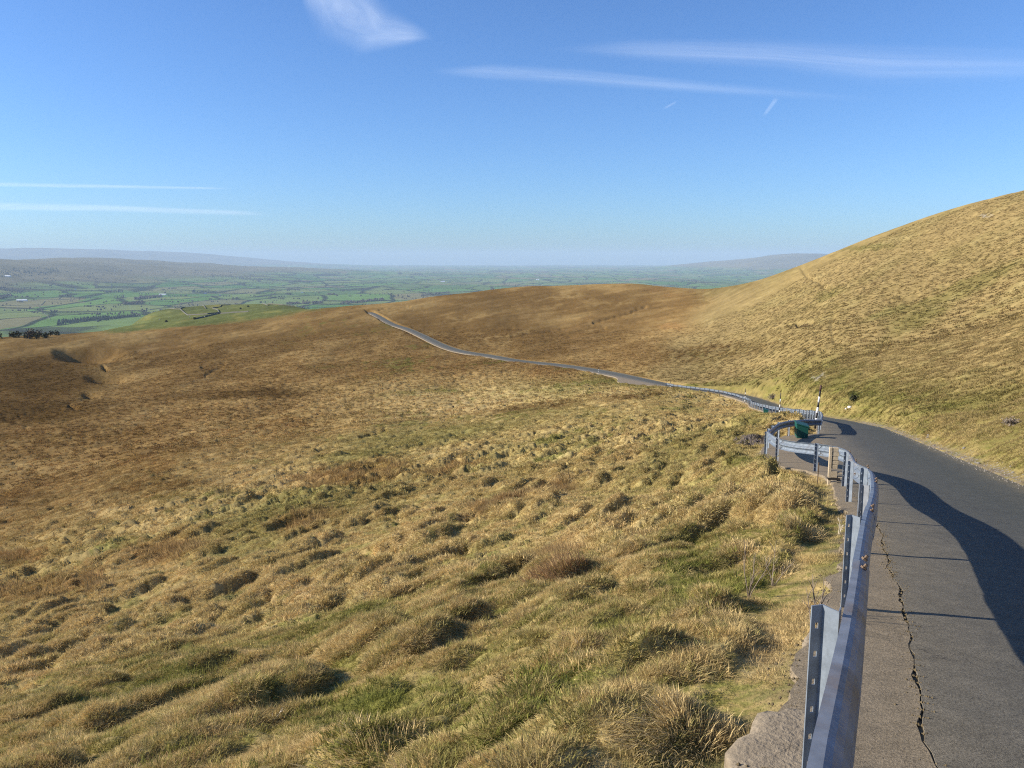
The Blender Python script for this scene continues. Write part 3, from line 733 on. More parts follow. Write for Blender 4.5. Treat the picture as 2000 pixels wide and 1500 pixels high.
def barrier(label, xy, spacing, post_skip=(), end_cut=0.0, rust_every=5, post_ys=None, joint=0.0):
    root = empty('crash_barrier', (*xy[0], 0))
    tag(root, label, 'crash barrier')
    path = catmull([(x, y, 0) for x, y in xy], 0.1); sl = arclen(path)
    L = sl[-1] - end_cut; nseg = max(1, int(round(L / spacing))); ds = L / nseg
    def at(s):
        p = np.array([np.interp(s, sl, path[:, 0]), np.interp(s, sl, path[:, 1])])
        q = np.array([np.interp(s + .05, sl, path[:, 0]), np.interp(s + .05, sl, path[:, 1])]) - np.array([np.interp(s - .05, sl, path[:, 0]), np.interp(s - .05, sl, path[:, 1])])
        q /= np.linalg.norm(q); return p, q
    ss = np.arange(0, L + 0.01, 0.1)
    pp = np.array([at(s)[0] for s in ss]); rs, rd, rz = road_coords(pp[:, 0], pp[:, 1])
    zz = road_z(rs, rd, rz); zz = np.convolve(np.pad(zz, 12, mode='edge'), np.ones(25) / 25, 'valid')
    def zat(s): return float(np.interp(s, ss, zz)) + 0.02 * math.sin(s * 0.7)
    base = Vector((*xy[0], 0))
    for k in range(nseg):
        s0, s1 = max(0, k * ds + joint * (k > 0)), min(L, (k + 1) * ds + joint + (0.26 if k < nseg - 1 else 0))
        if k == nseg - 1: s1 = L
        ns = 7
        vs = []; org = Vector((*at(s0)[0], zat(s0)))
        for i in range(ns):
            s = min(s0 + (s1 - s0) * i / (ns - 1), L); p, q = at(s); nrm = np.array([q[1], -q[0]]); z = zat(s) + 0.595
            o_ = 0.0045 if (k % 2) else 0.0
            for nn, dz in PROF:
                sc_ = 1.0 if i < ns - 1 else 1.012
                vs.append(Vector((p[0] + nrm[0] * (nn + o_), p[1] + nrm[1] * (nn + o_), z + dz * sc_)) - org)
        me = mesh_np('rail', [tuple(v) for v in vs], grid_quads(ns, len(PROF)), smooth=False)
        rust = rust_every and (k % rust_every == rust_every - 2)
        rail = link('rail', me, M['galv_rust' if rust else 'galv'], root, org - base)
        if rust: rail['label'] = 'brown stained rail section'
        m = rail.modifiers.new('thickness', 'SOLIDIFY'); m.thickness = 0.004; m.offset = 0
        # splice bolts on the humps
        if np.hypot(*(np.array(at(s0)[0]))) < 34 and k > 0:
            p, q = at(s0 + .13); nrm = np.array([q[1], -q[0]]); ang = math.atan2(nrm[1], nrm[0])
            for dt in (-0.07, 0.07):
                for (nn, dz, tl) in ((.055, .131, -1.0), (.055, -.131, 1.0)):
                    bo = link('bolt', BOLT, None, rail)
                    bo.location = Vector((p[0] + nrm[0] * nn + q[0] * dt, p[1] + nrm[1] * nn + q[1] * dt, zat(s0) + .595 + dz)) - org
                    bo.rotation_euler = (0, tl, ang)
    stations = [min(k * ds + 0.02, L - 0.03) for k in range(nseg + 1)] if post_ys is None else [float(np.interp(y, path[:, 1], sl)) for y in post_ys[:-1]] + [L - .04]
    for k, s in enumerate(stations):
        p, q = at(s)
        o = link('post', POST_R if (k * 7) % 5 == 0 else POST, None, root, Vector((p[0], p[1], zat(s))) - base, math.atan2(-q[0], q[1]))
        m = o.modifiers.new('thickness', 'SOLIDIFY'); m.thickness = 0.006; m.offset = 0
        o.rotation_euler = (random.uniform(-.012, .012), random.uniform(-.012, .012), math.atan2(-q[0], q[1]))
    return root, at, zat, L
def nearest_s(path_xy, y):
    path = catmull([(a, b, 0) for a, b in path_xy], 0.1); return float(np.interp(y, path[:, 1], arclen(path)))
bar_a, at_a, zat_a, len_a = barrier('silver steel crash barrier beside the foreground grass, curling round the green box', rail_a_xy, 3.1, post_ys=[-6.1, -3.2, -.25, 2.95, 6.1, 8.78, 11.6, 14.45, 17.7, 21.3, 24.1, 27.4, 30.4, 33.2, 36.0, 38.2, 39.1, 39.3], joint=.9)
bar_b, at_b, zat_b, len_b = barrier('silver steel crash barrier running away down the hill behind the tall striped pole', rail_b_xy, 2.85)

# concrete lumps round the near post feet
def lump(name, c, r, hgt, seed, mat, parent=None, label=None, cat=None, group=None):
    rr = random.Random(seed)
    nu, nv = 30, 7; vs = []; fs = []
    ph = [rr.uniform(0, 6.28) for _ in range(4)]
    for i in range(nv + 1):
        t = i / nv * math.pi / 2
        for k in range(nu):
            a = 2 * math.pi * k / nu
            q = 1 + .16 * math.sin(2 * a + ph[0]) + .10 * math.sin(3 * a + ph[1]) + .09 * math.sin(5 * a + ph[2]) + .06 * math.sin(9 * a + ph[3]) + rr.uniform(-.07, .07)
            vs.append((r[0] * q * math.cos(t) ** .6 * math.cos(a), r[1] * q * math.cos(t) ** .6 * math.sin(a), hgt * math.sin(t) + rr.uniform(-.01, .01) * hgt * 3))
    for i in range(nv):
        for k in range(nu): fs.append((i * nu + k, i * nu + (k + 1) % nu, (i + 1) * nu + (k + 1) % nu, (i + 1) * nu + k))
    low = [(x * 1.02, y * 1.02, -0.35) for x, y, z in vs[:nu]]; b = len(vs); vs += low
    for k in range(nu): fs.append((b + k, b + (k + 1) % nu, (k + 1) % nu, k))
    me = bpy.data.meshes.new(name); me.from_pydata(vs, [], fs); me.update(); me.polygons.foreach_set('use_smooth', np.full(len(me.polygons), True))
    o = link(name, me, mat, parent, c)
    if cat: tag(o, label, cat, group)
    return o
base_a = Vector((*rail_a_xy[0], 0))
ds_a = len_a / round(len_a / 3.02)
for k, (y_, r_, off_) in enumerate([(3.3, (.20, .44), .19), (5.0, (.12, .3), .16)]):
    s = nearest_s(rail_a_xy, y_); p, q = at_a(s); nrm = np.array([q[1], -q[0]])
    c = Vector((p[0] - nrm[0] * off_, p[1] - nrm[1] * off_, zat_a(s) - .03)) - base_a
    o = lump('footing', c, r_, .03, k + 3, M['concrete'], bar_a); o.rotation_euler = (0, 0, math.atan2(q[1], q[0]) - math.pi / 2)

# ------------------------------------------------------------------ timber post with stepped blocks
b0 = on_ground(1640, 934); 
tp, tq = at_a(nearest_s(rail_a_xy, 19.7)); tn_ = np.array([tq[1], -tq[0]]); tz = zat_a(nearest_s(rail_a_xy, 19.7))
tb = empty('timber_post', (7.50, 18.55, zat_a(nearest_s(rail_a_xy, 18.55)) + .08), -0.25); tb.scale = (.86, .86, .86)
tag(tb, 'weathered stepped timber post with a black band beside the barrier bend', 'timber post')
mb = MB(); mb.box((-.115, 0, .33), (.07, .14, 1.06)); mb.build('upright', M['timber'], tb, bevel=.006)
for k in range(5):
    mb = MB(); mb.box((.005 + .012 * (k % 2), .0, .80 - k * .118), (.145 + .02 * (k % 2), .12, .108)); mb.build('block', M['timber'], tb, bevel=.008)
mb = MB(); mb.box((.0, -.006, .12), (.155, .125, .17)); mb.build('plinth', M['timber'], tb, bevel=.006)
mb = MB(); mb.box((.0, -.004, .00), (.31, .16, .055)); mb.build('band', M['black'], tb)
for k in range(3):
    mb = MB(); mb.box((.19, .02, .16 - .115 * k), (.20, .16, .03)); mb.build('shelf', M['timber'], tb, bevel=.004)
mb = MB(); mb.box((.005, 0, -.16), (.22, .2, .12), top=(.7, .8)); mb.build('foot', M['timber'], tb, bevel=.006)

# ------------------------------------------------------------------ grit bins
def grit_bin(loc, rotz, label, scale=1.0, feet=True):
    root = empty('grit_bin', loc, rotz); tag(root, label, 'grit bin'); root.scale = (scale,) * 3
    mb = MB(); L_, D_, H_ = 0.80, .52, .70
    vs = [(-L_ / 2 * .96, -D_ / 2 * .94, .07), (L_ / 2 * .96, -D_ / 2 * .94, .07), (L_ / 2 * .96, D_ / 2 * .94, .07), (-L_ / 2 * .96, D_ / 2 * .94, .07),
          (-L_ / 2, -D_ / 2, H_ * .80), (L_ / 2, -D_ / 2, H_ * .80), (L_ / 2, D_ / 2, H_), (-L_ / 2, D_ / 2, H_)]
    mb.add(vs, [(3, 2, 1, 0), (4, 5, 6, 7), (0, 1, 5, 4), (1, 2, 6, 5), (2, 3, 7, 6), (3, 0, 4, 7)]); mb.build('body', M['green'], root, bevel=.012)
    mb = MB(); t = .055
    vs = [(-L_ / 2 - .03, -D_ / 2 - .045, H_ * .79), (L_ / 2 + .03, -D_ / 2 - .045, H_ * .79), (L_ / 2 + .03, D_ / 2 + .03, H_ + .005), (-L_ / 2 - .03, D_ / 2 + .03, H_ + .005)]
    vs = vs + [(x * .985, y * .985, z + t) for x, y, z in vs]
    mb.add(vs, [(3, 2, 1, 0), (4, 5, 6, 7), (0, 1, 5, 4), (1, 2, 6, 5), (2, 3, 7, 6), (3, 0, 4, 7)]); lid = mb.build('lid', M['green'], root, bevel=.012)
    for x in (-.28, .28):
        h_ = MB(); h_.tube([(x - .05, D_ / 2 + .02, H_ + .02), (x + .05, D_ / 2 + .02, H_ + .02)], .012, 6); h_.build('hinge', M['rusty'], lid)
    for x in (-.3, .3):
        f_ = MB(); f_.box((x, 0, .035), (.12, D_ * .8, .07)); f_.build('foot', M['black'], root)
    return root
def bay_z(x, y):
    s, d, z = road_coords([x], [y]); return float(road_z(s, d, z)[0])
gx, gy = 13.3, 36.9
grit_bin((gx, gy, bay_z(gx, gy)), math.radians(78), 'green grit bin standing inside the curled end of the barrier', 1.0)
s2 = nearest_s(rail_b_xy, 86); p2, q2 = at_b(s2); n2_ = np.array([q2[1], -q2[0]])
gp = p2 - n2_ * .75
grit_bin((gp[0], gp[1], zat_b(s2) - .25), math.radians(70), 'smaller looking green grit bin outside the barrier posts farther down the road', 0.95)

# ------------------------------------------------------------------ snow poles
def snow_pole(loc, h, r, bands, lean, label):
    root = empty('snow_pole', loc); tag(root, label, 'snow pole', 'striped snow poles along the road'); root.rotation_euler = lean
    mb = MB(); mb.tube([(0, 0, -.5), (0, 0, h + .004)], [r * .93, r * .88], 12); mb.build('core', M['black'], root, smooth=True)
    z = h
    for ln, colr in bands:
        if z <= 0: break
        z0 = max(z - ln, -.02)
        mb = MB(); mb.tube([(0, 0, z0), (0, 0, z)], r, 14); mb.build('band', M[colr], root, smooth=True); z = z0
    return root
bands = [(.30, 'red_brown'), (.32, 'black'), (.32, 'white'), (.28, 'black'), (.32, 'white'), (.29, 'black'), (.32, 'white'), (.3, 'black')]
bands2 = [(.62, 'black'), (.30, 'white'), (.26, 'black'), (.30, 'white'), (.28, 'black'), (.34, 'white'), (.3, 'black')]
def beside_b(y, off):
    s_ = nearest_s(rail_b_xy, y); p_, q_ = at_b(s_); n_ = np.array([q_[1], -q_[0]]); p_ = p_ + n_ * off; return (p_[0], p_[1], zat_b(s_))
snow_pole(beside_b(44.3, -.30), 2.36, .054, bands, (0.02, .075, 0), 'tallest striped snow pole with a dark red top, behind the curled barrier end')
snow_pole(beside_b(79, -.28), 2.25, .042, bands2, (0, .03, 0), 'thin black and white snow pole just right of the farther green bin')
snow_pole(beside_b(127, -.3), 2.2, .046, bands2, (0, .02, 0), 'black and white snow pole where the far barrier bends before running to its end')
snow_pole(beside_b(179, -.3), 1.5, .05, bands2, (0, .0, 0), 'short striped snow pole close to the far end of the barrier')
k_ = int(np.searchsorted(ES, s_at_y(231))); snow_pole((EDGE[k_, 0] - .3, EDGE[k_, 1], EDGE[k_, 2] - .1), 2.0, .055, bands2, (0, 0, 0), 'farthest snow pole, alone beside the open road past the lay-by')

# end plate of the far barrier
pe, qe = at_b(len_b); ne_ = np.array([qe[1], -qe[0]])
mb = MB(); mb.box((0, 0, 0), (.07, .5, .5)); o = mb.build('end_plate', M['galv'], bar_b, Vector((pe[0], pe[1], zat_b(len_b) + .42)) - Vector((*rail_b_xy[0], 0)), bevel=.02); o.rotation_euler = (0, 0, math.atan2(qe[1], qe[0]))

# ------------------------------------------------------------------ stones
def stone_mesh(seed, r):
    rr = np.random.default_rng(seed)
    import bmesh
    bm = bmesh.new(); bmesh.ops.create_icosphere(bm, subdivisions=2, radius=1)
    ph = rr.uniform(0, 6, 3)
    for v in bm.verts:
        q = 1 + .22 * math.sin(3 * v.co.x + ph[0]) + .18 * math.sin(4 * v.co.y + ph[1]) + rr.uniform(-.08, .08)
        v.co = Vector((v.co.x * r[0] * q, v.co.y * r[1] * q, v.co.z * r[2] * q))
    me = bpy.data.meshes.new('stone'); bm.to_mesh(me); bm.free(); return me
c = on_ground(1661, 797); tag(link('boulder', stone_mesh(1, (.22, .16, .11)), M['white_stone'], None, c + Vector((0, 0, .07))), 'white boulder on the grass bank across the road from the tall striped pole', 'boulder')
c = on_ground(1652, 800); tag(link('boulder', stone_mesh(2, (.11, .09, .06)), M['white_stone'], None, c + Vector((0, 0, .04))), 'smaller white stone lying beside the white boulder', 'boulder')
for k in range(14):
    y = random.uniform(18, 44); i = int(np.searchsorted(ES, s_at_y(y))); off = WID[i] + random.uniform(-.05, .4)
    x_, y_ = EDGE[i, 0] + EN[i, 0] * off, EDGE[i, 1] + EN[i, 1] * off
    rr = random.uniform(.03, .065)
    o = link('verge_stone', stone_mesh(20 + k, (rr * 1.3, rr, rr * .7)), M['stone'], None, (x_, y_, gz(x_, y_) + rr * .3))
    tag(o, 'pale broken stone at the gritty edge of the road under the bank', 'stone', 'loose stones along the far road edge')
# gravel along the right edge and the stony scar beside the bay
def gravel(name, pts, radii, mat):
    vs, fs = [], []
    for (x, y, z), r in zip(pts, radii):
        b = len(vs)
        q = [random.uniform(.6, 1.3) for _ in range(6)]
        vs += [(x + r * q[0], y, z), (x - r * q[1], y, z), (x, y + r * q[2], z), (x, y - r * q[3], z), (x + r * .2, y, z + r * q[4]), (x, y, z - r)]
        fs += [(b, b + 2, b + 4), (b + 2, b + 1, b + 4), (b + 1, b + 3, b + 4), (b + 3, b, b + 4), (b + 2, b, b + 5), (b + 1, b + 2, b + 5), (b + 3, b + 1, b + 5), (b, b + 3, b + 5)]
    me = bpy.data.meshes.new(name); me.from_pydata(vs, [], fs); me.update()
    return tag(link(name, me, mat), kind='stuff')
pts, rad = [], []
for k in range(2600):
    y = 12 + 50 * random.random() ** 1.3; i = int(np.searchsorted(ES, s_at_y(y))); off = WID[i] + random.gauss(.02, .17)
    x_, y_ = EDGE[i, 0] + EN[i, 0] * off, EDGE[i, 1] + EN[i, 1] * off
    z_ = max(gz(x_, y_), road_z(ES[i], min(off, WID[i]), EDGE[i, 2]) + .004 if off < WID[i] else -99)
    pts.append((x_, y_, float(z_))); rad.append(random.uniform(.008, .03))
tag(gravel('gravel', pts, rad, M['stone']), 'grit and small stones lining the edge of the road below the bank', 'gravel')
pts, rad = [], []
for k in range(900):
    a = random.uniform(0, 6.28); r_ = math.sqrt(random.random()); px, py = 1468 + 34 * r_ * math.cos(a), 861 + 10 * r_ * math.sin(a)
    c = on_ground(px, py); pts.append(tuple(c)); rad.append(random.uniform(.02, .09))
tag(gravel('rubble', pts, rad, m_simple('dark_rubble', (.11, .09, .08), .95, .4, 5)), 'patch of dark stony rubble on the slope left of the barrier corner', 'rubble')
pts, rad = [], []
for k in range(2600):
    y = 1.5 + 14 * random.random() ** 1.5; i = int(np.searchsorted(ES, s_at_y(y))); s_ = ES[i]
    if random.random() < .7: off = float(crack_mid(np.array([s_]))[0]) + random.gauss(0, .035)
    else: off = -float(hw(np.array([s_]))[0]) + random.gauss(.0, .05)
    x_, y_ = EDGE[i, 0] + EN[i, 0] * off, EDGE[i, 1] + EN[i, 1] * off
    pts.append((x_, y_, float(road_z(np.array([s_]), np.array([off]), np.array([EDGE[i, 2]]))[0]) - .004)); rad.append(random.uniform(.004, .013))
tag(gravel('crumbs', pts, rad, M['moss']), 'crumbled grit and dead moss along the long crack beside the barrier', 'grit')

# ------------------------------------------------------------------ grass
def blade_tuft(seed, nb, spread, hmin, hmax, width, lean, flop, segs=3):
    """a tuft of separate tapered blades"""
    r = np.random.default_rng(seed)
    V, T, Sh = [], [], []
    for b in range(nb):
        a = r.uniform(0, 2 * math.pi); rad = spread * math.sqrt(r.random()) ; x0, y0 = rad * math.cos(a), rad * math.sin(a)
        h = r.uniform(hmin, hmax); w_ = width * r.uniform(.6, 1.3)
        da = a + r.normal(0, .7); out_ = flop * r.uniform(.4, 1.3) * (0.35 + rad / max(spread, 1e-3))
        dx, dy = math.cos(da) * out_ + lean[0] * r.uniform(.5, 1.4), math.sin(da) * out_ + lean[1] * r.uniform(.5, 1.4)
        wa = r.uniform(0, math.pi); wx, wy = math.cos(wa) * w_, math.sin(wa) * w_
        sh = r.uniform(.62, 1.28)
        i0 = len(V)
        for k in range(segs + 1):
            t = k / segs; bend = t ** 1.8
            z = h * (t - .30 * bend * min(1.6, math.hypot(dx, dy)))
            cx_, cy_ = x0 + dx * h * bend, y0 + dy * h * bend; ww = (1 - t ** 1.5 * .92)
            V += [(cx_ - wx * ww, cy_ - wy * ww, z - .03), (cx_ + wx * ww, cy_ + wy * ww, z - .03)]; Sh += [sh, sh]
        for k in range(segs):
            j = i0 + 2 * k; T.append((j, j + 1, j + 3, j + 2))
    me = mesh_np('tuft', V, T, smooth=False)
    Sh = np.array(Sh)[:, None]
    attr_col(me, 'shade', np.repeat(Sh, 3, 1))
    me.materials.append(M['blade'])
    return bpy.data.objects.new('tuft', me)
LEAN = (-.34, -.26)
protos = {
    'tussock': [blade_tuft(s_, 320, .16, .03, .095, .0026, LEAN, .8) for s_ in (1, 2, 3)],
    'turf': [blade_tuft(s_, 150, .17, .02, .05, .0026, (-.1, -.1), .9, 2) for s_ in (11, 12)],
    'mid': [blade_tuft(s_, 80, .18, .04, .11, .0055, LEAN, .8, 2) for s_ in (21, 22, 23)],
    'midturf': [blade_tuft(s_, 50, .22, .02, .05, .007, (.05, -.05), .9, 2) for s_ in (31, 32)],
    'far': [blade_tuft(s_, 30, .26, .06, .16, .020, LEAN, .8, 1) for s_ in (41, 42)],
    'vfar': [blade_tuft(s_, 22, .5, .14, .36, .07, LEAN, .7, 1) for s_ in (51, 52)],
    'rush': [blade_tuft(s_, 120, .22, .22, .46, .0042, (-.16, -.12), .4, 3) for s_ in (61, 62)],
    'rushfar': [blade_tuft(s_, 34, .28, .22, .45, .012, (-.16, -.12), .4, 2) for s_ in (71, 72)],
}
def gn_instances(name, pts, rotz, scale, tint, proto, label, cat):
    me = bpy.data.meshes.new(name)
    me.vertices.add(len(pts)); me.vertices.foreach_set('co', np.asarray(pts, np.float32).ravel())
    
    # stand each tuft on the slope it grows from
    e = 0.07; X, Y = pts[:, 0], pts[:, 1]
    nx = -(ground(X + e, Y)[0] - ground(X - e, Y)[0]) / (2 * e); ny = -(ground(X, Y + e)[0] - ground(X, Y - e)[0]) / (2 * e)
    sl = np.hypot(nx, ny); lim = np.minimum(1, 1.6 / np.maximum(sl, 1e-6)) * .9; nv = np.stack([nx * lim, ny * lim, np.ones_like(nx)], 1); nv /= np.linalg.norm(nv, axis=1)[:, None]
    xv = np.stack([np.cos(rotz), np.sin(rotz), 0 * rotz], 1); xv -= nv * (xv * nv).sum(1)[:, None]; xv /= np.linalg.norm(xv, axis=1)[:, None]; yv = np.cross(nv, xv)
    eul = np.stack([np.arctan2(yv[:, 2], nv[:, 2]), -np.arcsin(np.clip(xv[:, 2], -1, 1)), np.arctan2(xv[:, 1], xv[:, 0])], 1)
    ra = me.attributes.new('rot', 'FLOAT_VECTOR', 'POINT'); ra.data.foreach_set('vector', eul.astype(np.float32).ravel()); attr_f(me, 'sc', scale); attr_col(me, 'tint', tint)
    o = bpy.data.objects.new(name, me); COL.objects.link(o); tag(o, label, cat, kind='stuff')
    ng = bpy.data.node_groups.new(name, 'GeometryNodeTree')
    ng.interface.new_socket('Geometry', in_out='INPUT', socket_type='NodeSocketGeometry'); ng.interface.new_socket('Geometry', in_out='OUTPUT', socket_type='NodeSocketGeometry')
    nd = ng.nodes; gi = nd.new('NodeGroupInput'); go = nd.new('NodeGroupOutput')
    oi = nd.new('GeometryNodeObjectInfo'); oi.inputs['Object'].default_value = proto; oi.inputs['As Instance'].default_value = True
    ip = nd.new('GeometryNodeInstanceOnPoints')
    a1 = nd.new('GeometryNodeInputNamedAttribute'); a1.data_type = 'FLOAT_VECTOR'; a1.inputs['Name'].default_value = 'rot'
    a2 = nd.new('GeometryNodeInputNamedAttribute'); a2.data_type = 'FLOAT'; a2.inputs['Name'].default_value = 'sc'
    ng.links.new(gi.outputs[0], ip.inputs['Points']); ng.links.new(oi.outputs['Geometry'], ip.inputs['Instance'])
    ng.links.new(a1.outputs['Attribute'], ip.inputs['Rotation']); ng.links.new(a2.outputs['Attribute'], ip.inputs['Scale']); ng.links.new(ip.outputs[0], go.inputs[0])
    md = o.modifiers.new('instances', 'NODES'); md.node_group = ng
    return o
Gg2 = Gg.reshape(NR, NA); Gout2 = Gout.reshape(NR, NA); Gu2 = Gu.reshape(NR, NA); Gv2 = Gv.reshape(NR, NA); Gm2 = Gm.reshape(NR, NA)
def scatter(nn, r0, r1, keep, min_out=0.12, power=1.0):
    az = rng.uniform(AZ0 + .012, AZ1 - .012, nn); R = (r0 ** 2 + (r1 ** 2 - r0 ** 2) * rng.random(nn)) ** 0.5
    X, Y = R * np.sin(az), R * np.cos(az)
    z, i, j = ground(X, Y)
    col = GC3[i, j]; g = Gg2[i, j]; out = Gout2[i, j]; u = Gu2[i, j]; v = Gv2[i, j]
    k = (out > min_out) & (rng.random(nn) < keep(X, Y, R, g, u, v)) & (v < 1830) & (v > 360)
    return X[k], Y[k], z[k], col[k], g[k], R[k], u[k], v[k]
def plant(kind, nn, r0, r1, keep, smin, smax, gain, label, cat, min_out=.12, rot=0.9, tintmix=None):
    X, Y, z, col, g, R, u, v = scatter(nn, r0, r1, keep, min_out)
    t = col * gain * (rng.uniform(.55, 1.35, (len(X), 1)) if r1 < 60 else rng.uniform(.78, 1.18, (len(X), 1))) * rng.uniform(.94, 1.06, (len(X), 3))
    if tintmix is not None: t = t * (1 - tintmix[1]) + np.array(tintmix[0]) * tintmix[1] * rng.uniform(.75, 1.25, (len(X), 1))
    rz = rng.normal(0, rot, len(X)); sc = rng.uniform(smin, smax, len(X))
    P3 = np.stack([X, Y, z], 1); w_ = rng.integers(0, len(protos[kind]), len(X))
    for q, pr in enumerate(protos[kind]):
        m = w_ == q
        if m.any(): gn_instances(label[0], P3[m], rz[m], sc[m], t[m], pr, label[1], cat)
def on_mound(X, Y): return sstep(.10, .32, big_mounds(X, Y))
def clump(X, Y, f=0.55): return sstep(-.15, .35, perlin((X * CONT[0] + Y * CONT[1]) / 1.9, (-X * CONT[1] + Y * CONT[0]) / .9, 2))
plant('turf', 18000, 1.1, 13, lambda X, Y, R, g, u, v: 0.9 + 0 * X, .8, 1.5, 1.15, ('short_grass', 'short green turf between the tussocks on the near slope'), 'grass', min_out=.03, rot=3, tintmix=((.20, .21, .05), .5))
plant('tussock', 17000, 1.1, 15, lambda X, Y, R, g, u, v: np.clip(on_mound(X, Y) + .28 * clump(X, Y), 0, 1) * np.clip(1.05 - .5 * g, .1, 1), .4, 1.08, 1.28, ('tussock_grass', 'pale dry tussock grass covering the near slope'), 'grass', min_out=.06, tintmix=((.70, .52, .245), .5))
plant('midturf', 46000, 12, 46, lambda X, Y, R, g, u, v: .55 + 0 * X, .8, 1.5, 1.1, ('short_grass', 'short grass on the middle slope'), 'grass', min_out=.05, rot=3, tintmix=((.24, .23, .065), .35))
plant('mid', 84000, 13, 48, lambda X, Y, R, g, u, v: np.clip(.12 + on_mound(X, Y), 0, 1) * np.clip(1 - .5 * g, .15, 1), .7, 1.35, 1.2, ('tussock_grass', 'dry tussock grass on the middle slope'), 'grass', min_out=.2, tintmix=((.66, .49, .23), .35))
plant('far', 84000, 42, 130, lambda X, Y, R, g, u, v: np.clip(.5 + .5 * clump(X / 2, Y / 2), 0, 1) * (R < 135), .75, 1.5, 1.12, ('tussock_grass', 'tussock grass on the far slope and hill'), 'grass', min_out=.25)
plant('vfar', 90000, 120, 420, lambda X, Y, R, g, u, v: np.clip(1.1 - R / 520, .2, 1), .6, 1.3, 1.08, ('tussock_grass', 'brown tussock grass on the distant moor'), 'grass', min_out=.9)
plant('rush', 26000, 4, 34, lambda X, Y, R, g, u, v: (ellmask(u + 30 * perlin(u / 40, v / 14, 1), v + 9 * perlin(u / 30, v / 12, 2), rust_e, .6) > .55) * .55, .5, .8, 1.1, ('rush_grass', 'rusty brown rush patches on the near slope'), 'rushes', tintmix=((.38, .265, .14), .5))
plant('rushfar', 30000, 30, 110, lambda X, Y, R, g, u, v: (ellmask(u + 30 * perlin(u / 40, v / 14, 1), v + 9 * perlin(u / 30, v / 12, 2), rust_e, .6) > .5) * .5, .9, 1.4, 1.1, ('rush_grass', 'rusty brown rush beds on the lower slope'), 'rushes', tintmix=((.34, .235, .115), .5))

# ---- big single tussocks that stand out on the near slope (each a plant of its own)
def m_plain_blade(name, col):
    m, nt, out = new_mat(name)
    s = N(nt, 'ShaderNodeAttribute', attribute_name='shade'); c = mixc(nt, 1.0, col, s.outputs['Color'], 'MULTIPLY')
    d = N(nt, 'ShaderNodeBsdfDiffuse'); nt.links.new(c, d.inputs['Color']); tr = N(nt, 'ShaderNodeBsdfTranslucent'); nt.links.new(c, tr.inputs['Color'])
    mx = N(nt, 'ShaderNodeMixShader'); mx.inputs[0].default_value = .25
    nt.links.new(d.outputs[0], mx.inputs[1]); nt.links.new(tr.outputs[0], mx.inputs[2]); nt.links.new(mx.outputs[0], out.inputs['Surface']); return m
MT = m_plain_blade('pale_straw_blades', (.72, .55, .27)); MR = m_plain_blade('rust_rush_blades', (.42, .27, .14))
def tussock(px, py, size, elong, ang, h, label, mat=MT, nb=520, wdt=.0032, flop=.8, seed=0):
    c = on_ground(px, py)
    r = np.random.default_rng(500 + seed); V, T, Sh = [], [], []
    ca, sa = math.cos(ang), math.sin(ang)
    for b in range(nb):
        a = r.uniform(0, 6.283); q = math.sqrt(r.random()); lx, ly = size * elong * q * math.cos(a), size * q * math.sin(a)
        x0, y0 = lx * ca - ly * sa, lx * sa + ly * ca
        X0, Y0 = c.x + x0, c.y + y0; z0 = 0.0
        hh = h * r.uniform(.55, 1.15) * (1.15 - .45 * q)
        oa = math.atan2(y0, x0) + r.normal(0, .5); f = flop * r.uniform(.3, 1.2) * (.3 + q)
        dx, dy = math.cos(oa) * f - .42 * r.uniform(.4, 1.5), math.sin(oa) * f - .3 * r.uniform(.4, 1.5)
        wa = r.uniform(0, math.pi); w_ = wdt * r.uniform(.6, 1.3); sh = r.uniform(.6, 1.25); i0 = len(V)
        for k in range(4):
            t = k / 3; bd = t ** 1.8; z = hh * (t - .3 * bd * min(1.6, math.hypot(dx, dy))); ww = 1 - .92 * t ** 1.5
            V += [[x0 + dx * hh * bd - math.cos(wa) * w_ * ww, y0 + dy * hh * bd - math.sin(wa) * w_ * ww, z], [x0 + dx * hh * bd + math.cos(wa) * w_ * ww, y0 + dy * hh * bd + math.sin(wa) * w_ * ww, z]]; Sh += [sh, sh]
        for k in range(3): T.append((i0 + 2 * k, i0 + 2 * k + 1, i0 + 2 * k + 3, i0 + 2 * k + 2))
    V = np.array(V)
    base = np.repeat(V.reshape(-1, 8, 3)[:, 0, :2], 8, axis=0)
    V[:, 2] += ground(c.x + base[:, 0], c.y + base[:, 1])[0] - c.z - .02
    me = mesh_np('grass_tussock', V, T, smooth=False); attr_col(me, 'shade', np.repeat(np.array(Sh)[:, None], 3, 1))
    o = link('grass_tussock', me, mat, None, c); tag(o, label, 'tussock', 'large tussocks on the near slope'); return o
tussock(1330, 1425, .20, 2.0, .75, .15, 'largest pale straw tussock, a long ridge left of the concrete edge at the nearest post', nb=1500, seed=1)
tussock(1560, 1035, .30, 1.5, .9, .22, 'tall pale tussock leaning left of the bend of the near barrier', nb=900, seed=2, wdt=.005)
tussock(1440, 1080, .22, 1.6, .9, .15, 'pale tussock upslope of the rusty rush clump, halfway to the tall leaning tussock', nb=600, seed=3, wdt=.005)
tussock(1095, 1130, .34, 1.5, .3, .32, 'rusty brown rush clump standing alone in the middle of the near slope', mat=MR, nb=900, seed=4, flop=.2, wdt=.005)
tussock(1390, 1200, .22, 1.7, .8, .13, 'straw tussock above the bright green hollow on the near slope', nb=700, seed=5)
tussock(1500, 1110, .26, 2.2, .95, .14, 'long pale tussock ridge just below the tall leaning tussock', nb=1000, seed=6, wdt=.004)
tussock(700, 1470, .22, 2.0, .7, .12, 'dark sided tussock at the very bottom of the slope', nb=800, seed=7)
tussock(1120, 1300, .20, 1.6, .8, .11, 'low straw tussock downslope of the bleached antler shaped twig', nb=600, seed=8)

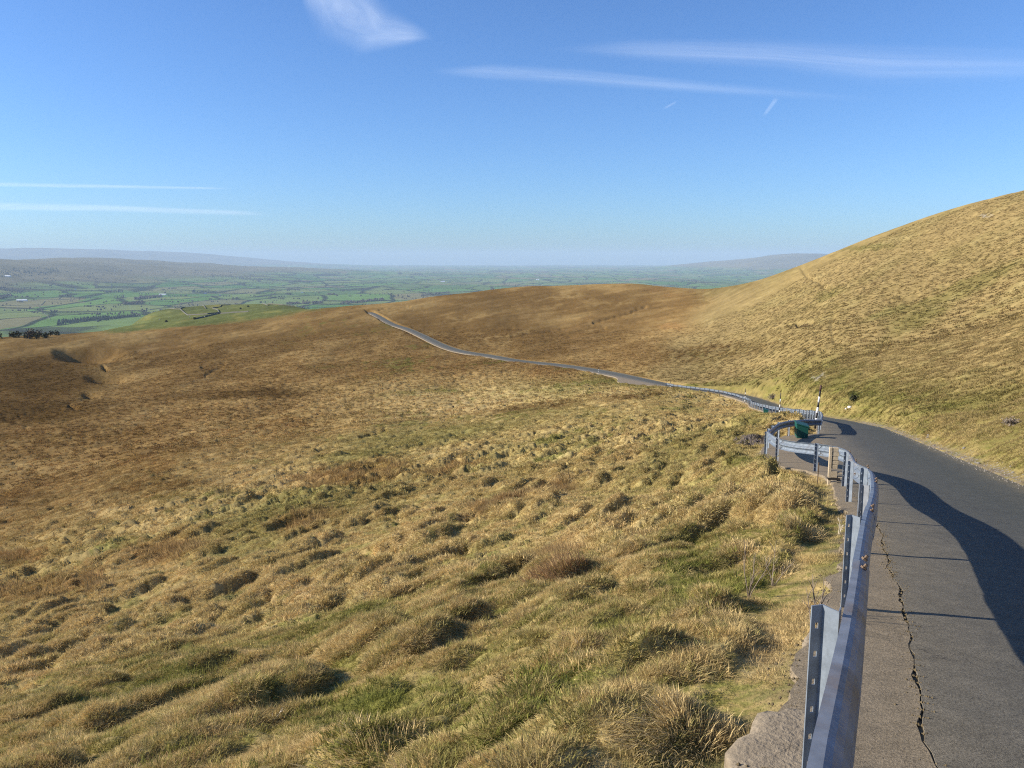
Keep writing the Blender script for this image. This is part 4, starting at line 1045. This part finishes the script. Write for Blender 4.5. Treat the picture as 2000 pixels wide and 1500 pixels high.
# ---- dead stems
def dead_twigs(px, py, hgt, nst, label, mat, seed, spread=.5, lay=0.0):
    r = random.Random(seed); c = on_ground(px, py); mb = MB()
    for k in range(nst):
        a = r.uniform(0, 6.28); tl = r.uniform(.1, spread) if not lay else r.uniform(1.0, 1.5); h_ = hgt * r.uniform(.55, 1.1)
        p = Vector((0, 0, -.05)); d = Vector((math.sin(tl) * math.cos(a), math.sin(tl) * math.sin(a), math.cos(tl))); pts = [p.copy()]; 
        for i in range(4):
            d = (d + Vector((r.uniform(-.25, .25), r.uniform(-.25, .25), r.uniform(-.05, .2)))).normalized(); p = p + d * h_ / 4; pts.append(p.copy())
        mb.tube(pts, [.006, .005, .004, .003, .0015], 5)
        for i in (2, 3):
            q = pts[i]; e = q + (d + Vector((r.uniform(-.9, .9), r.uniform(-.9, .9), .2))).normalized() * h_ * .25; mb.tube([q, (q + e) / 2 + Vector((0, 0, .01)), e], [.0035, .0025, .001], 4)
    o = mb.build('dead_plant', mat, None, c, smooth=True); return tag(o, label, 'dead plant')
dead_twigs(1588, 1222, .42, 7, 'dead dark twiggy plant in the grass left of the nearest post', M['twig'], 1)
dead_twigs(1462, 1172, .55, 5, 'dead dark upright stems in the pale grass upslope of the largest tussock', M['twig'], 2, .3)
dead_twigs(1508, 1145, .45, 4, 'thin brown dead stems among the long pale tussock ridge', M['twig'], 3, .35)
dead_twigs(1130, 1282, .22, 6, 'bleached antler shaped twig lying on green turf', M['twig_pale'], 4, .5, 1)
dead_twigs(515, 1420, .20, 7, 'small heap of broken twigs on the lower left slope', M['twig_pale'], 5, .5, 1)
dead_twigs(1638, 1043, .30, 3, 'pale dead stalk beside the barrier posts next to the tall leaning tussock', M['twig_pale'], 6, .5)
c = on_ground(1596, 948); mb = MB(); mb.tube([(0, 0, -.2), (.01, 0, .55)], .012, 6); tag(mb.build('iron_rod', M['rusty'], None, c), 'thin rusty rod upright in the ground left of the stepped timber post', 'rod')

# dark gorse and rush clumps on the right bank
def bush(name, c, r, h, n_, mat, label, cat, group=None, seed=0, leaf=.10):
    rr = np.random.default_rng(seed); d = rr.normal(size=(n_, 3)); d /= np.linalg.norm(d, axis=1)[:, None]; rad = rr.random(n_) ** .45
    lobes = 1 + .3 * np.sin(3 * np.arctan2(d[:, 1], d[:, 0]) + seed) + .2 * np.sin(5 * d[:, 2] + seed)
    pc = d * rad[:, None] * lobes[:, None] * np.array([r, r, h / 2]) + np.array([0, 0, h / 2])
    e1 = rr.normal(size=(n_, 3)); e1 /= np.linalg.norm(e1, axis=1)[:, None]; e2 = np.cross(e1, rr.normal(size=(n_, 3))); e2 /= np.linalg.norm(e2, axis=1)[:, None]
    sz = leaf * rr.uniform(.5, 1.3, n_)[:, None]
    V = np.stack([pc - e1 * sz, pc + e2 * sz * .5, pc + e1 * sz, pc - e2 * sz * .5], 1).reshape(-1, 3); Q4 = np.arange(n_ * 4).reshape(-1, 4)
    root = empty(name, c); tag(root, label, cat, group)
    link('crown', mesh_np('crown', V, Q4, smooth=False), mat, root)
    mb = MB()
    for k in range(4):
        a = k * 1.7 + seed; mb.tube([(0, 0, -.2), (.2 * r * math.cos(a), .2 * r * math.sin(a), h * .35), (.55 * r * math.cos(a), .55 * r * math.sin(a), h * .75)], [.06 * h * .5, .04 * h * .5, .012], 5)
    mb.build('trunk', M['twig'], root)
    return root
bush('shrub', on_ground(1668, 784) , .42, .5, 500, M['gorse'], 'dark green shrub on the grass bank above the white boulder', 'shrub', seed=3)
bush('shrub', on_ground(1509, 780), .8, .8, 500, M['twig'], 'low dark brown shrub at the road edge beyond the thin snow pole', 'shrub', seed=4)
bush('shrub', on_ground(1975, 832), .30, .30, 300, M['twig'], 'low dead brown shrub on the bank at the right edge of the photo', 'shrub', seed=5, leaf=.05)

# ------------------------------------------------------------------ far lowland and hills
PN_A, PN_R = 460, 380
pa = np.linspace(math.radians(-60), math.radians(60), PN_A); pr = np.linspace(math.log(1500), math.log(46000), PN_R)
pA, pL = np.meshgrid(pa, pr); pR = np.exp(pL); PX = pR * np.sin(pA); PY = pR * np.cos(pA)
def plain_h(X, Y):
    R = np.hypot(X, Y); az = np.degrees(np.arctan2(X, Y))
    z = -322 - 40 * sstep(6000, 20000, R) + 26 * fbm(X / 1700, Y / 1700, 2, 4) + 7 * fbm(X / 420, Y / 420, 3, 3) + 46 * sstep(6000, 14000, R) * fbm(X / 3200, Y / 2600, 5, 3)
    def hill(a0, sa, r0, sr, top, rough=.25):
        k = np.exp(-((az - a0) / sa) ** 2 - ((R - r0) / sr) ** 2); return k * (top + 360) * (1 + rough * fbm(X / 2600, Y / 2600, 1, 4))
    z = z + hill(-33, 10, 14500, 4200, -95) + hill(-25, 8, 17500, 4000, -135) + hill(-15, 8, 19500, 3500, -235) + hill(-41, 9, 11000, 3000, -160)
    z = z + hill(-32, 9, 38000, 4500, 290, .12) + hill(-22, 8, 40000, 4000, 120, .1)
    z = z + hill(18.5, 4.5, 27000, 5000, 60, .2) + hill(13, 3, 31000, 5000, -190, .3) + hill(27, 7, 29000, 5000, 60, .2)
    return z
PZ = plain_h(PX, PY)
pm = mesh_np('lowland', np.stack([PX.ravel(), PY.ravel(), PZ.ravel()], 1), grid_quads(PN_R, PN_A)[:, ::-1])
def m_fields():
    m, nt, out = new_mat('field_patchwork')
    p = pos(nt)
    wn_ = noise(nt, 0.0022, 3, 0.5, p)
    wv = N(nt, 'ShaderNodeVectorMath', operation='SCALE'); nt.links.new(wn_.outputs['Color'], wv.inputs[0]); wv.inputs['Scale'].default_value = 130
    ad = N(nt, 'ShaderNodeVectorMath', operation='ADD'); nt.links.new(p, ad.inputs[0]); nt.links.new(wv.outputs[0], ad.inputs[1])
    mp = N(nt, 'ShaderNodeMapping'); nt.links.new(ad.outputs[0], mp.inputs['Vector']); mp.inputs['Scale'].default_value = (.0021, .0011, 0); mp.inputs['Rotation'].default_value = (0, 0, .5)
    vo = N(nt, 'ShaderNodeTexVoronoi', distance='CHEBYCHEV'); vo.inputs['Scale'].default_value = 1.0; nt.links.new(mp.outputs[0], vo.inputs['Vector'])
    sepc = N(nt, 'ShaderNodeSeparateColor'); nt.links.new(vo.outputs['Color'], sepc.inputs[0])
    c = ramp(nt, sepc.outputs[0], [(0.0, (.08, .165, .040)), (0.3, (.125, .215, .055)), (0.55, (.17, .205, .07)), (0.75, (.085, .15, .045)), (0.9, (.21, .18, .09)), (1.0, (.14, .19, .06))]).outputs[0]
    ve = N(nt, 'ShaderNodeTexVoronoi', feature='DISTANCE_TO_EDGE'); nt.links.new(mp.outputs[0], ve.inputs['Vector']); ve.inputs['Scale'].default_value = 1.0
    hedge = ramp(nt, ve.outputs['Distance'], [(0.0, 1.0), (0.025, 0.9), (0.05, 0.0)]).outputs[0]
    c = mixc(nt, hedge, c, (.028, .036, .020))
    wd = noise(nt, 0.0009, 3, 0.55, p); wdf = ramp(nt, wd.outputs['Fac'], [(0.60, 0.0), (0.64, 0.8)]).outputs[0]
    c = mixc(nt, wdf, c, (.035, .036, .026))
    n5 = noise(nt, 0.006, 3, 0.6, p); c = mixc(nt, 1.0, c, ramp(nt, n5.outputs['Fac'], [(0.3, .82), (0.7, 1.15)]).outputs[0], 'MULTIPLY')
    at = N(nt, 'ShaderNodeAttribute', attribute_name='fell'); moorc = ramp(nt, noise(nt, 0.0012, 4, 0.6, p).outputs['Fac'], [(0.3, (.13, .115, .06)), (0.6, (.19, .165, .09))]).outputs[0]
    c = mixc(nt, at.outputs['Fac'], c, moorc)
    d = N(nt, 'ShaderNodeBsdfDiffuse'); nt.links.new(c, d.inputs['Color']); nt.links.new(d.outputs[0], out.inputs['Surface'])
    return m
attr_f(pm, 'fell', sstep(-300, -205, PZ.ravel() + 25 * fbm(PX.ravel() / 900, PY.ravel() / 900, 4, 3)))
tag(link('lowland_fields', pm, m_fields()), kind='structure')
def plain_pt(px, py):
    r = ray(px, py); t = 1500 * 1.004 ** np.arange(850); z = plain_h(r[0] * t, r[1] * t); k = int(np.argmax(z > r[2] * t)); return Vector((r[0] * t[k], r[1] * t[k], float(z[k])))

# woods on the lowland, each one mass
def wood(px0, py0, px1, py1, thick, nt_, hgt, mat, label, conifer=False, seed=0):
    rr = random.Random(seed); a, b = plain_pt(px0, py0), plain_pt(px1, py1); c0 = (a + b) / 2
    mb = MB(); d = (b - a); d.z = 0
    back = Vector((c0.x, c0.y, 0)).normalized()
    for k in range(nt_):
        q = a + (b - a) * rr.random() + back * rr.uniform(-.5, 1) * thick
        z = float(plain_h(np.array([q.x]), np.array([q.y]))[0]); h_ = hgt * rr.uniform(.65, 1.15); w_ = h_ * (rr.uniform(.22, .3) if conifer else rr.uniform(.38, .55)); x, y = q.x - c0.x, q.y - c0.y; z -= c0.z; n_ = 6
        prof = [(.35, -.05), (1.0, .12), (.62, .5), (.05, 1.0)] if conifer else [(.2, -.05), (.75, .2), (1.0, .5), (.7, .82), (.1, 1.0)]
        vs = [];
        for (rr_, zz) in prof:
            for i in range(n_): an = 2 * math.pi * i / n_ + k; j = rr.uniform(.75, 1.25); vs.append((x + w_ * rr_ * j * math.cos(an), y + w_ * rr_ * j * math.sin(an), z + h_ * (zz + rr.uniform(-.05, .05))))
        fs = [(r_ * n_ + i, r_ * n_ + (i + 1) % n_, (r_ + 1) * n_ + (i + 1) % n_, (r_ + 1) * n_ + i) for r_ in range(len(prof) - 1) for i in range(n_)]
        mb.add(vs, fs)
    o = mb.build('woodland', mat, None, c0); tag(o, label, 'woodland', kind='stuff'); return o
B_, C_ = M['bare'], M['conifer']
wood(112, 634, 215, 622, 120, 260, 15, C_, 'dark conifer plantation below the green spur at the edge of the moor', True, 1)
wood(190, 628, 268, 618, 110, 170, 14, C_, 'conifer belt running up towards the green spur', True, 2)
wood(262, 585, 316, 580, 260, 150, 15, B_, 'dark wood beside the long pale barn', False, 3)
wood(240, 595, 279, 592, 120, 90, 14, B_, 'small oval copse in the open green fields', False, 4)
wood(0, 583, 22, 578, 250, 90, 14, B_, 'bare wood at the left edge of the valley fields', False, 5)
wood(0, 566, 45, 572, 200, 90, 14, B_, 'bare trees behind the white barn on the left', False, 6)
wood(375, 571, 428, 573, 200, 80, 13, C_, 'trees sheltering the white farmhouse', False, 7)
wood(0, 538, 115, 532, 700, 260, 16, C_, 'long dark forest on the slope of the far left hill', True, 8)
wood(560, 595, 630, 592, 90, 130, 12, B_, 'tree line behind the far end of the green spur', False, 9)
wood(665, 594, 750, 586, 150, 160, 13, B_, 'bare wood just showing above the moor edge', False, 10)
wood(560, 565, 585, 567, 150, 60, 13, B_, 'small wood in the middle of the green valley', False, 11)
wood(410, 540, 610, 552, 500, 300, 14, B_, 'long blue grey wood across the middle of the valley', False, 12)
wood(640, 575, 660, 578, 120, 40, 12, B_, 'little clump of trees near the moor skyline', False, 13)
wood(820, 578, 880, 572, 150, 70, 12, B_, 'hazy tree clump above the moor brow', False, 14)
wood(200, 572, 240, 570, 200, 60, 12, B_, 'scattered trees among walled fields on the left', False, 15)
# hedgerow trees dotted over the fields
mb = MB(); rr = random.Random(5)
for k in range(900):
    px, py = rr.uniform(0, 1400), 528 + 90 * rr.random() ** 1.2
    c = plain_pt(px, py); h_ = rr.uniform(7, 13); w_ = h_ * rr.uniform(.4, .7)
    if c.length > 20000: continue
    m_ = rr.randint(1, 5)
    for j in range(m_):
        cc = c + Vector((rr.uniform(-12, 12) * m_ + j * 14, rr.uniform(-8, 8), 0)); n_ = 5; vs = []
        for (r_, zz) in [(.25, -.05), (1.0, .45), (.75, .8), (.1, 1.0)]:
            for i in range(n_): an = 2 * math.pi * i / n_ + k; vs.append((cc.x + w_ * r_ * math.cos(an) * rr.uniform(.8, 1.2), cc.y + w_ * r_ * math.sin(an), cc.z + h_ * zz))
        mb.add(vs, [(r_ * n_ + i, r_ * n_ + (i + 1) % n_, (r_ + 1) * n_ + (i + 1) % n_, (r_ + 1) * n_ + i) for r_ in range(3) for i in range(n_)])
tag(mb.build('hedgerow_trees', M['bare']), 'bare hedgerow trees dotted over the valley fields', 'trees', kind='stuff')
# farm buildings
def farm(px, py, L_, W_, H_, rot, wall, roof, label, windows=True):
    c = plain_pt(px, py); root = empty('farm_building', c, rot); tag(root, label, 'farm building')
    mb = MB(); mb.box((0, 0, H_ / 2 - 1), (L_, W_, H_ + 2)); mb.build('wall', M[wall], root)
    mb = MB(); e = .8; rh = W_ * .32
    mb.add([(-L_ / 2 - e, -W_ / 2 - e, H_), (L_ / 2 + e, -W_ / 2 - e, H_), (L_ / 2 + e, W_ / 2 + e, H_), (-L_ / 2 - e, W_ / 2 + e, H_), (-L_ / 2 - e, 0, H_ + rh), (L_ / 2 + e, 0, H_ + rh)], [(0, 1, 5, 4), (2, 3, 4, 5), (1, 2, 5), (3, 0, 4), (3, 2, 1, 0)]); mb.build('roof', M[roof], root)
    return root
farm(43, 588, 70, 18, 6, .1, 'render', 'metal_roof', 'long white barn at the near end of the left hand fields')
farm(318, 576.5, 58, 18, 6, -.05, 'render', 'metal_roof', 'long pale barn beside the dark wood in the valley')
farm(401, 574, 22, 12, 7, .2, 'render', 'slate', 'white farmhouse with a slate roof among sheltering trees')
farm(15, 541, 60, 26, 8, .0, 'render', 'metal_roof', 'white farm shed below the long dark forest')
farm(147, 566, 20, 10, 5, .3, 'render', 'slate', 'tiny white cottage in the fields left of the small oval copse')
farm(430, 577, 16, 9, 5, .1, 'render', 'slate', 'small white outbuilding right of the white farmhouse')
farm(865, 551, 60, 24, 8, .1, 'render', 'metal_roof', 'faint white farm in the hazy valley above the moor brow')
farm(1050, 547, 50, 24, 8, .0, 'render', 'metal_roof', 'faint white building in the blue distance above the moor skyline')
farm(590, 572, 22, 12, 6, .0, 'render', 'slate', 'pale farmhouse in the valley above the end of the road')

# dry stone walls of the green spur and the nearest fields
def stone_wall(px, label, far=False, h_=1.3):
    pts = [Vector(plain_pt(*q)) if far else on_ground(*q) for q in px]
    c0 = pts[0].copy(); dense = []
    for a, b in zip(pts[:-1], pts[1:]):
        k = max(2, int((b - a).length / 9)); dense += [a + (b - a) * (i / k) for i in range(k)]
    dense.append(pts[-1]); V = []; rr = random.Random(int(px[0][0] * 7))
    for i, p in enumerate(dense):
        d = (dense[min(i + 1, len(dense) - 1)] - dense[max(0, i - 1)]); d.z = 0
        if d.length < 1e-6: d = Vector((1, 0, 0))
        d.normalize(); nn = Vector((d.y, -d.x, 0)); z = float(plain_h(np.array([p.x]), np.array([p.y]))[0]) if far else gz(p.x, p.y)
        t = h_ * rr.uniform(.85, 1.12); w_ = .3 if not far else .7
        for sx, zz in ((-1, -1.2), (-.75, t), (.75, t), (1, -1.2)): V.append((p.x + nn.x * w_ * sx - c0.x, p.y + nn.y * w_ * sx - c0.y, z + zz - c0.z))
    o = link('stone_wall', mesh_np('stone_wall', V, grid_quads(len(dense), 4), smooth=False), M['wall'], None, c0); tag(o, label, 'stone wall', 'dry stone walls beyond the moor'); return o
stone_wall([(352,604),(367,616),(405,614),(428,611),(425,606),(415,602)], 'dry stone wall enclosing the small five sided fold on the green spur')
stone_wall([(352,604),(383,598),(402,603)], 'dry stone wall along the upper side of the small fold')
stone_wall([(415,602),(430,600),(432,597),(448,596),(443,592)], 'zigzag dry stone wall climbing from the small fold')
stone_wall([(380,624),(428,613),(486,609)], 'long dry stone wall along the top edge of the brown moor')
stone_wall([(497,592),(515,594),(523,597)], 'short dry stone wall right of the zigzag wall')
stone_wall([(523,594),(552,596),(576,599)], 'pale dry stone wall near the end of the green spur')
stone_wall([(290,608),(340,604),(352,604)], 'dry stone wall along the skyline of the green spur')
stone_wall([(198,642),(205,630)], 'dark stub of dry stone wall by the hawthorns')
stone_wall([(74,596),(98,624)], 'straight pale stone wall dividing the nearest valley fields', True, 2)
stone_wall([(0,598),(40,596),(78,596)], 'long stone wall across the left edge of the valley fields', True, 2)
stone_wall([(80,596),(88,588)], 'dark short stone wall beside the white barn', True, 2.4)
stone_wall([(115,584),(140,571)], 'dark wall slanting between two green fields', True, 2.4)
stone_wall([(60,587),(160,583),(200,575)], 'dark field wall running right from the white barn', True, 2.4)
stone_wall([(217,565),(218,555)], 'dark upright line of wall above the oval copse', True, 3)
stone_wall([(130,545),(200,552),(330,555),(420,558)], 'long dark field boundary across the middle of the valley', True, 3)

# hawthorns by the gully and the moor edge
hx = [(188,636,3.6),(196,634,4.4),(204,631,4.0),(192,641,3.0),(160,643,3.2),(150,646,3.4),(168,640,3.0),(172,645,2.8),(148,651,2.6),(120,650,3.0),(112,655,3.0),(100,654,2.6),] + [(random.uniform(-10, 92), random.uniform(648, 664), random.choice([2.4, 3.0, 3.6, 4.4])) for _ in range(26)] + [(380,624,2.4),(325,629,2.0),(485,600,3.0),(470,604,2.4)]
for k, (px, py, h_) in enumerate(hx):
    c = on_ground(px, py, 1200); dark = px < 90
    bush('hawthorn_tree', c - Vector((0, 0, .2)), h_ * .55, h_, 170, M['gorse'] if k % 3 else M['bare'],
         'bare dark hawthorn in the shaded gully at the left edge of the moor' if dark else ('lone low hawthorn on the green spur' if px > 300 else 'scrubby hawthorn on the moor edge between gully and green spur'),
         'tree', 'hawthorns along the moor edge', seed=k, leaf=.55)

# sheep on the green spur
def sheep_proto():
    mb = MB(); pr = [(-.55, .16, .62), (-.42, .27, .62), (0, .31, .62), (.35, .27, .64), (.52, .17, .70)]
    mb.tube([(x, 0, z) for x, r_, z in pr], [r_ for x, r_, z in pr], 8); root = empty('sheep'); mb.build('body', M['wool'], root, smooth=True)
    mb = MB(); mb.tube([(.48, 0, .74), (.66, 0, .82), (.82, 0, .70)], [.12, .10, .05], 6); mb.build('head', M['hide'], root, smooth=True)
    for x, y in ((-.38, .13), (-.38, -.13), (.34, .13), (.34, -.13)):
        mb = MB(); mb.tube([(x, y, .5), (x + .02, y, .25), (x, y, -.02)], [.07, .045, .04], 5); mb.build('leg', M['hide'], root)
    return root
sp = sheep_proto()
for k, (px, py) in enumerate([(242,628),(248,630),(256,629),(262,627),(270,631),(238,634),(330,622),(370,621),(312,625),(352,598.5),(445,604),(400,620)]):
    o = sp if k == 0 else copy_tree(sp)
    o.location = on_ground(px, py, 1400); o.rotation_euler = (0, 0, random.uniform(0, 6.28)); o.scale = (1.25,) * 3
    tag(o, 'white sheep grazing beside the dry stone walls' if px > 300 else 'white sheep grazing at the near end of the green spur', 'sheep', 'sheep on the green spur')

# ------------------------------------------------------------------ clouds: thin high sheets above everything else
def m_cloud(name, dens, sx, sy, lo, hi):
    m, nt, out = new_mat(name)
    uv = N(nt, 'ShaderNodeAttribute', attribute_name='cuv'); sep = N(nt, 'ShaderNodeSeparateXYZ'); nt.links.new(uv.outputs['Vector'], sep.inputs[0])
    mp = N(nt, 'ShaderNodeMapping'); nt.links.new(uv.outputs['Vector'], mp.inputs[0]); mp.inputs['Scale'].default_value = (sx, sy, 1)
    n1 = noise(nt, 1.0, 6, 0.62, mp.outputs[0]); n1.inputs['Distortion'].default_value = 0.6
    f = ramp(nt, n1.outputs['Fac'], [(lo, 0.0), (hi, 1.0)]).outputs[0]
    fa = N(nt, 'ShaderNodeAttribute', attribute_name='fade')
    mu = N(nt, 'ShaderNodeMath', operation='MULTIPLY'); nt.links.new(f, mu.inputs[0]); nt.links.new(fa.outputs['Fac'], mu.inputs[1])
    m2 = N(nt, 'ShaderNodeMath', operation='MULTIPLY'); nt.links.new(mu.outputs[0], m2.inputs[0]); m2.inputs[1].default_value = dens
    tr = N(nt, 'ShaderNodeBsdfTransparent'); d = N(nt, 'ShaderNodeBsdfTranslucent'); d.inputs['Color'].default_value = (1, 1, 1, 1); df = N(nt, 'ShaderNodeBsdfDiffuse'); df.inputs['Color'].default_value = (1, 1, 1, 1)
    ad = N(nt, 'ShaderNodeAddShader'); nt.links.new(d.outputs[0], ad.inputs[0]); nt.links.new(df.outputs[0], ad.inputs[1])
    mx = N(nt, 'ShaderNodeMixShader'); nt.links.new(m2.outputs[0], mx.inputs[0]); nt.links.new(tr.outputs[0], mx.inputs[1]); nt.links.new(ad.outputs[0], mx.inputs[2]); nt.links.new(mx.outputs[0], out.inputs['Surface'])
    return m
def cloud(alt, top, bot, label, mat, soft=(.12, .35), nu=60, nv=14):
    """sheet at one altitude between an upper and a lower outline (picture points), feathered at its rim"""
    top = np.array(top, float); bot = np.array(bot, float)
    def res(p): t = np.linspace(0, 1, len(p)); q = np.linspace(0, 1, nu); return np.stack([np.interp(q, t, p[:, 0]), np.interp(q, t, p[:, 1])], 1)
    a, b = res(top), res(bot); vv = np.linspace(0, 1, nv)
    px = a[None] + (b - a)[None] * vv[:, None, None]
    r = ray(px[..., 0], px[..., 1]); t = alt / r[..., 2]; pts = (r * t[..., None]).reshape(-1, 3)
    c0 = pts.mean(0)
    me = mesh_np('cloud', pts - c0, grid_quads(nv, nu))
    U, V = np.meshgrid(np.linspace(0, 1, nu), vv)
    fade = sstep(0, soft[0], U) * sstep(0, soft[0] * 1.5, 1 - U) * sstep(0, soft[1], V) * sstep(0, soft[1], 1 - V)
    at = me.attributes.new('cuv', 'FLOAT_VECTOR', 'POINT'); at.data.foreach_set('vector', np.stack([U.ravel(), V.ravel(), 0 * U.ravel()], 1).astype(np.float32).ravel()); attr_f(me, 'fade', fade.ravel())
    o = link('cloud', me, mat, None, Vector(c0)); o.visible_shadow = True
    tag(o, label, 'cloud', 'thin high clouds'); return o
cloud(7000, [(580,-90),(700,-80),(770,15),(850,66)], [(584,5),(620,82),(700,112),(850,80)], 'soft white tuft of cloud at the top of the sky', m_cloud('cloud_tuft', .38, 2.0, 2.4, .1, .9), (.12, .5))
cloud(7000, [(1060,92),(1230,70),(1500,70),(1750,78),(2060,86),(2500,90)], [(1060,100),(1250,124),(1520,142),(1700,172),(2060,166),(2500,170)], 'broad thin veil of cloud across the upper right sky', m_cloud('cloud_veil', .30, 1.6, 4.5, .15, .95), (.3, .6))
cloud(7000, [(830,132),(960,120),(1130,130),(1400,158),(1760,186)], [(830,146),(950,160),(1130,170),(1420,188),(1760,208)], 'long narrow streak of cloud below the broad veil', m_cloud('cloud_streak', .26, 2.0, 3.5, .12, .95), (.25, .6))
cloud(7000, [(1514,186),(1528,188)], [(1486,228),(1494,230)], 'tiny bright slanting wisp under the streaks', m_cloud('cloud_wisp', .10, 1, 2, .1, .4), (.3, .3), 8, 24)
cloud(7000, [(1320,196),(1326,199)], [(1292,212),(1298,215)], 'faint tiny slanting wisp left of the bright one', m_cloud('cloud_wisp_faint', .08, 1, 2, .1, .4), (.3, .3), 8, 24)
cloud(6000, [(-160,350),(200,359),(460,366)], [(-160,364),(200,369),(460,371)], 'upper thin white contrail low on the left', m_cloud('contrail_thin', .20, 3, 1, .1, .6), (.10, .45))
cloud(6000, [(-160,388),(200,398),(540,413)], [(-160,412),(200,415),(540,424)], 'lower broader contrail low on the left', m_cloud('contrail_broad', .2, 3, 1, .1, .6), (.10, .4))

# ------------------------------------------------------------------ air
HX = 47500.0
mb = MB(); mb.box((0, HX / 2 - 3000, (345 - 490) / 2), (2 * 42000, HX + 6000, 835))
hz = mb.build('haze', None); tag(hz, kind='stuff')
hm, hnt, hout = new_mat('haze_air')
pv = N(hnt, 'ShaderNodeVolumePrincipled')
pv.inputs['Color'].default_value = (.60, .80, 1.0, 1); pv.inputs['Density'].default_value = 3.5e-5; pv.inputs['Anisotropy'].default_value = 0.0
hnt.links.new(pv.outputs[0], hout.inputs['Volume'])
try: hm.cycles.homogeneous_volume = True
except Exception: pass
hz.data.materials.append(hm)
